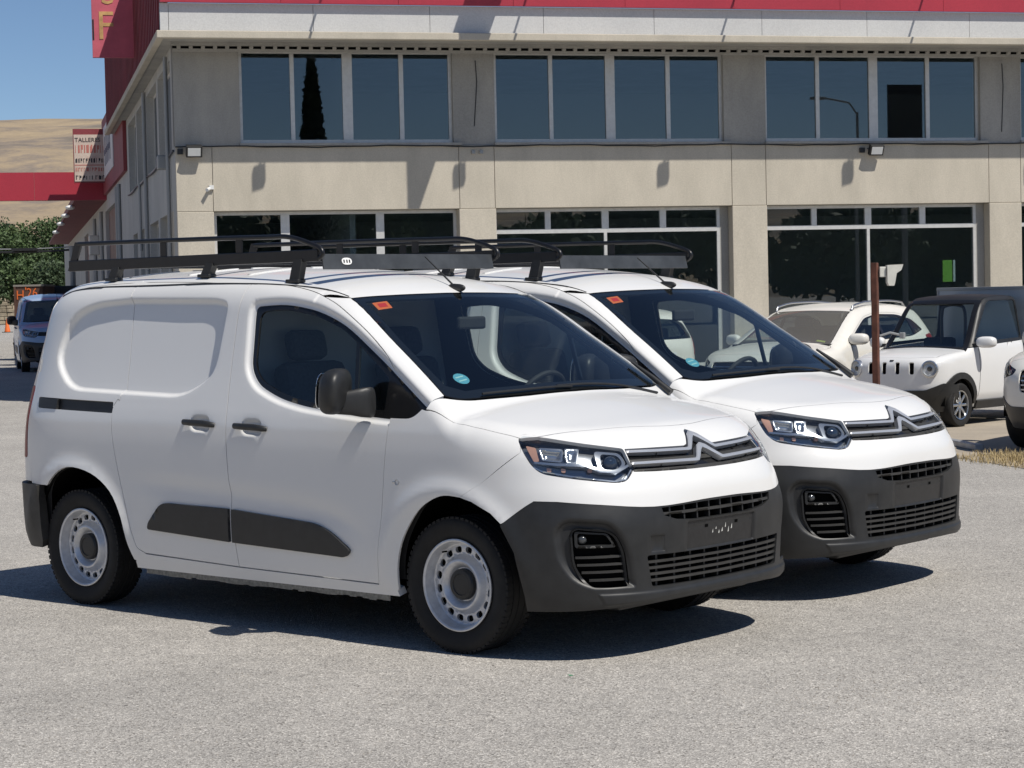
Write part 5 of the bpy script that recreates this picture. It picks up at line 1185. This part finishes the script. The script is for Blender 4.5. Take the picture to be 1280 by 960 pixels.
def blade(x, y, h, w, dx, dy):
    o = len(V); px, py = -dy, dx; L = math.hypot(px, py) or 1; px, py = px/L*w, py/L*w
    V.extend([(x-px, y-py, 0), (x+px, y+py, 0), (x+dx*.45+px*.7, y+dy*.45+py*.7, h*.65), (x+dx*.45-px*.7, y+dy*.45-py*.7, h*.65), (x+dx, y+dy, h)])
    Fg.extend([(o, o+1, o+2, o+3), (o+3, o+2, o+4)])
for k in range(4200):
    t = rg.random(); u = rg.gauss(0, .24); x = -3.25+1.9*t+u*.62+.0; y = 10.30-1.25*t+u*.75
    dens = .5+.5*mnoise.noise((x*1.6, y*1.6, 3.))
    if rg.random() > dens*dens*2.2: continue
    h = rg.uniform(.015, .10)*(.4+dens); a = rg.uniform(0, 6.28); s = h*rg.uniform(.2, 1.1); blade(x, y, h, .0035, s*math.cos(a), s*math.sin(a))
for k in range(1800):
    t = rg.random(); x = -5.2+6.5*t+rg.gauss(0, .05); y = 11.10-4.5*t*.98+rg.gauss(0, .06)
    h = rg.uniform(.015, .06); a = rg.uniform(0, 6.28); blade(x, y, h, .003, h*.6*math.cos(a), h*.6*math.sin(a))
tag(MB().add(V, Fg).build('dry_grass', mat('straw', (.40, .31, .16), .9, noise=(8, .35)), fixn=False), 'straw coloured dry grass tufts along the dirt verge', 'grass', kind='stuff')
# loose gravel and specks on the asphalt
V = []; Fg = []
for k in range(11000):
    d = rg.uniform(0, 1)**1.4; x, y = rg.uniform(-5, 5), rg.uniform(-6, 4.5); r = rg.uniform(.002, .0055)
    if rg.random() < .07: x, y = rg.gauss(2.0, .35), rg.gauss(-.6, .35)
    o = len(V); h = r*.9
    for j in range(5): a = 2*math.pi*j/5+rg.random(); V.append((x+r*math.cos(a)*rg.uniform(.7, 1.2), y+r*math.sin(a)*rg.uniform(.7, 1.2), 0))
    V.append((x, y, h)); Fg += [(o+j, o+(j+1) % 5, o+5) for j in range(5)]
tag(MB().add(V, Fg).build('loose_gravel', mat('gravel', (.30, .275, .24), .95, noise=(40, .5)), fixn=False), 'loose gravel scattered over the asphalt', 'gravel', kind='stuff')
lf = MB(); lf.prism([(-.014, 0), (0, .006), (.015, 0), (0, -.005)], lambda a, b: (.80+a, -1.02+b, .006+abs(a)*.1), (0, 0, .003)); tag(lf.build('green_wrapper', mat('green_scrap', (.05, .35, .15), .5)), 'tiny scrap of green plastic on the asphalt', 'litter')

# ------------------------------------------------------------------ trees
LEAF = {}
def leafmat(name, col):
    m = mat(name, col, .7, noise=(.7, .4, 4)); return m
def tree(name, label, loc, h, rx, kind=0, n=3600, group=None, leaf=.42, seed=1, lm=None, cyp=False):
    r = random.Random(seed); root = thing(name, label, 'tree', loc, r.uniform(0, 6), group); tr = MB(); th = h*(.30 if not cyp else .08)
    tr.tube([(0, 0, 0), (.08*h*.1, 0, th*.6), (0, .05, th*1.2), (0, 0, h*.6)], [h*.028, h*.022, h*.016, h*.006], 8)
    for k in range(7 if not cyp else 0):
        a = r.uniform(0, 6.28); z0 = th*r.uniform(.7, 1.5); e = (rx*.65*math.cos(a), rx*.65*math.sin(a), z0+h*r.uniform(.12, .32)); tr.tube([(0, 0, z0), (e[0]*.5, e[1]*.5, (z0+e[2])/2-.1), e], [h*.012, h*.008, h*.004], 6)
    tr.build('trunk', mat('bark', (.09, .07, .05), .9, noise=(5, .3)), root)
    cl = []
    for k in range(26 if not cyp else 1):
        a = r.uniform(0, 6.28); q = math.sqrt(r.random())*rx*.72; t = r.random(); z = th+(h-th)*(.12+.80*t); q *= math.sin(math.pi*(.18+.74*t))**.6
        cl.append((q*math.cos(a), q*math.sin(a), z, rx*r.uniform(.26, .44)))
    V = []; Fq = []
    for k in range(n):
        if cyp:
            t = r.random(); z = th+(h-th)*t; q = rx*(1-t)**.65*min(1, .45+t*5)*r.uniform(.75, 1.05); a = r.uniform(0, 6.28); c = (q*math.cos(a), q*math.sin(a), z)
        else:
            cx, cy, cz, cr = r.choice(cl); v = Vector((r.gauss(0, 1), r.gauss(0, 1), r.gauss(0, 1))).normalized()*cr*r.uniform(.55, 1.05); c = (cx+v.x, cy+v.y, cz+v.z*.8)
        u = Vector((r.gauss(0, 1), r.gauss(0, 1), r.gauss(0, 1))).normalized(); w = u.cross(Vector((r.gauss(0, 1), r.gauss(0, 1), r.gauss(0, 1)))).normalized(); s = leaf*r.uniform(.5, 1.1); o = len(V); c = Vector(c)
        V += [c-u*s*.5, c+w*s*.32, c+u*s*.5, c-w*s*.32]; Fq.append((o, o+1, o+2, o+3))
    MB().add(V, Fq).build('crown', lm or leafmat('foliage', (.065, .105, .035)), root, fixn=False)
    return root
L1 = leafmat('foliage', (.065, .105, .035)); L2 = leafmat('foliage_light', (.10, .14, .045)); L3 = leafmat('foliage_dark', (.045, .075, .03)); L4 = leafmat('cypress_green', (.025, .04, .02))
def ray(px, py): return cf_+cr_*(px-640)/2578.4+cu_*(480-py)/2578.4
def gat(px, D): q = CAM+ray(px, 387)*D; return (float(q[0]), float(q[1]), 0)
spec = [(-95, 250, 13.0, 5.6), (-62, 262, 13.4, 5.6), (-38, 246, 12.6, 5.2), (-8, 258, 13.2, 5.4), (12, 244, 12.3, 5.0), (38, 256, 13.0, 5.4), (58, 245, 12.2, 5.2), (84, 254, 12.6, 5.3), (108, 246, 12.2, 5.2), (134, 258, 12.4, 5.4), (165, 250, 12.4, 5.4)]
for i, (px, D, h, rx) in enumerate(spec):
    tree('broadleaf_tree', 'green broadleaf tree in the row below the dry hill', gat(px, D), h, rx, n=8500, group='trees below the hill', leaf=.42, seed=20+i, lm=(L1, L2, L1, L3)[i % 4])
for i, (px, D, h, rx) in enumerate([(-20, 226, 6.5, 3.4), (22, 230, 7.2, 3.6), (66, 228, 6.8, 3.6), (100, 232, 7.0, 3.6)]):
    tree('low_tree', 'low rounded tree standing in front of the tree row', gat(px, D), h, rx, n=3000, group='low trees before the row', leaf=.5, seed=60+i, lm=(L3, L1)[i % 2])
# cypress, and a tree row added to darken the panes, behind the viewer; they only show as reflections in the glass
def bw2(u, w): q = BLD_M @ Vector((u, -w, 0)); return (q.x, q.y, 0)
tree('cypress_tree', 'tall dark cypress across the street', bw2(12.5, 70), 14.2, 1.15, n=3500, leaf=.5, seed=90, lm=L4, cyp=True)
for i in range(17):
    u = -30+i*5.6; tree('reflection_tree', 'leafy tree across the street', bw2(u, 77+3*math.sin(i*2.3)), 6.4+1.2*math.sin(i*1.7), 4.8, n=6500, group='trees across the street', leaf=.8, seed=100+i, lm=(L1, L3)[i % 2])
q = bw2(29.5, 40); sl = thing('street_lamp', 'tall grey street lamp across the street from the showroom', 'street lamp', q)
MB().tube([(0, 0, 0), (0, 0, 8.6)], [.09, .05], 10).build('lamp_pole', GREYM, sl); MB().tube([(0, 0, 8.5), (-.3, -.25, 8.95), (-1.2, -1.0, 9.1)], .035, 8).build('lamp_arm', GREYM, sl); MB().box((-1.45, -1.2, 9.08), (.6, .3, .1), rz=.7, bev=.03).build('lamp_head', GREYM, sl)
q = bw2(40.6, 60); bb = thing('roadside_billboard', 'dark backed billboard on a post across the street', 'billboard', q, BROT)
MB().span((-.9, -.08, 8.4), (.9, .08, 11.8)).build('billboard_panel', PLAST, bb); MB().tube([(0, 0, 0), (0, 0, 8.4)], .15, 10).build('billboard_post', GREYM, bb)

# ------------------------------------------------------------------ far left: rubble wall, skip, dark lorry bed, cable
def at(px, py, D): q = CAM+ray(px, py)*D; return Vector((float(q[0]), float(q[1]), float(q[2])))
RTV = Vector((float(cr_[0]), float(cr_[1]), 0)).normalized(); RZ = math.atan2(RTV.y, RTV.x)
w0 = at(-6, 404, 236); sw = thing('rubble_wall', 'rough pale stone wall end at the far side of the yard', 'wall', (w0.x, w0.y, 0), RZ)
rs = random.Random(9); STN = mat('rubble_stone', (.40, .34, .25), .95, noise=(.8, .4), bump=(2, .5, .1))
MB().span((-5.6, -.5, 0), (2.0, .5, 5.0)).build('wall_core', STN, sw)
z = 0.
while z < 5.2:
    hh = rs.uniform(.35, .6); x = -5.6
    while x < 1.9:
        ww = rs.uniform(.5, 1.1); MB().box((x+ww/2, -.55, z+hh/2), (ww*.94, .3+rs.uniform(0, .2), hh*.92), rz=rs.uniform(-.05, .05), bev=.05).build('stone', STN, sw); x += ww
    z += hh
c0 = at(36, 380, 66); sk_ = thing('brown_skip', 'rusty brown skip with orange painted figures behind the blue van', 'skip', (c0.x, c0.y, 0), RZ)
SKB = mat('skip_brown', (.10, .05, .035), .8, noise=(2, .35)); ORG = mat('orange_paint', (.75, .16, .03), .6)
MB().prism([(-.52, .15), (.48, .15), (.48, 2.36), (.10, 2.38), (-.44, 2.40)], lambda a, b: (a, 0, b), (0, 1.6, 0)).build('skip_body', SKB, sk_)
MB().span((-.48, -.03, 2.36), (.5, 1.63, 2.42)).build('skip_rim', mat('skip_rim', (.25, .23, .2), .8), sk_)
for x in (-.46, .40): MB().span((x, -.04, .2), (x+.06, 0, 2.35)).build('skip_rib', SKB, sk_)
text('H', .42, Matrix.Translation((-.40, -.012, 1.95)) @ FACE, ORG, sk_, sx=.9); text('26', .42, Matrix.Translation((-.06, -.012, 2.02)) @ FACE, ORG, sk_, sx=.85); text("'", .42, Matrix.Translation((-.12, -.012, 2.05)) @ FACE, ORG, sk_)
c1 = at(86, 380, 68); lb = thing('lorry_bed', 'black lorry tipper bed standing beside the brown skip', 'lorry', (c1.x, c1.y, 0), RZ)
DK = mat('lorry_black', (.018, .018, .02), .6)
MB().span((-.72, 0, .9), (3.2, 2.0, 2.38), bev=.03).build('tipper_body', DK, lb)
for x in (-.6, 0, .6, 1.2, 1.8, 2.4, 3.0): MB().span((x, -.05, .95), (x+.07, 0, 2.33)).build('tipper_rib', DK, lb)
for x in (-.2, 2.6):
    wv = MB().lathe([(.0, -.0), (.46, 0), (.48, .05), (.48, .25), (.46, .3), (0, .3)], 24, 'y', (x, .05, .48)); wv.build('wheel', TYRE, lb, 40)
MB().span((-.6, .1, .55), (3.0, 1.9, .88)).build('chassis', DK, lb)
a, b = at(-60, 313, 70), at(90, 312, 70); pts = [a+(b-a)*t-Vector((0, 0, .25*4*t*(1-t)*.3)) for t in np.linspace(0, 1, 14)]
cb = thing('overhead_cable', 'black cable bundle strung to the end of the showroom flank', 'cable', (b.x, b.y, 0)); 
MB().tube([p-Vector((b.x, b.y, 0)) for p in pts], .035, 6).build('cable', PLAST, cb); MB().tube([p-Vector((b.x, b.y, -.10)) for p in pts], .02, 6).build('support_wire', GREYM, cb); MB().box(pts[8]-Vector((b.x, b.y, -.08)), (.8, .8, .09), rz=RZ).build('splice_box', PLAST, cb)
MB().tube([(0, 0, 0), (0, 0, 3.75)], .10, 10).build('cable_post', GREYM, cb)
tc_ = at(9, 404, 150)
tcn = thing('traffic_cone', 'orange and white traffic cone near the rubble wall', 'cone', (tc_.x, tc_.y, 0)); MB().lathe([(.22, .04), (.05, 1.0), (0, 1.0)], 16, 'z').build('cone_body', ORG, tcn, 40); MB().lathe([(.165, .35), (.115, .62)], 16, 'z', (0, 0, .0)).build('cone_band', mat('badge_white', (.8, .8, .78), .4), tcn, 40); MB().span((-.28, -.28, 0), (.28, .28, .05)).build('cone_base', PLAST, tcn)
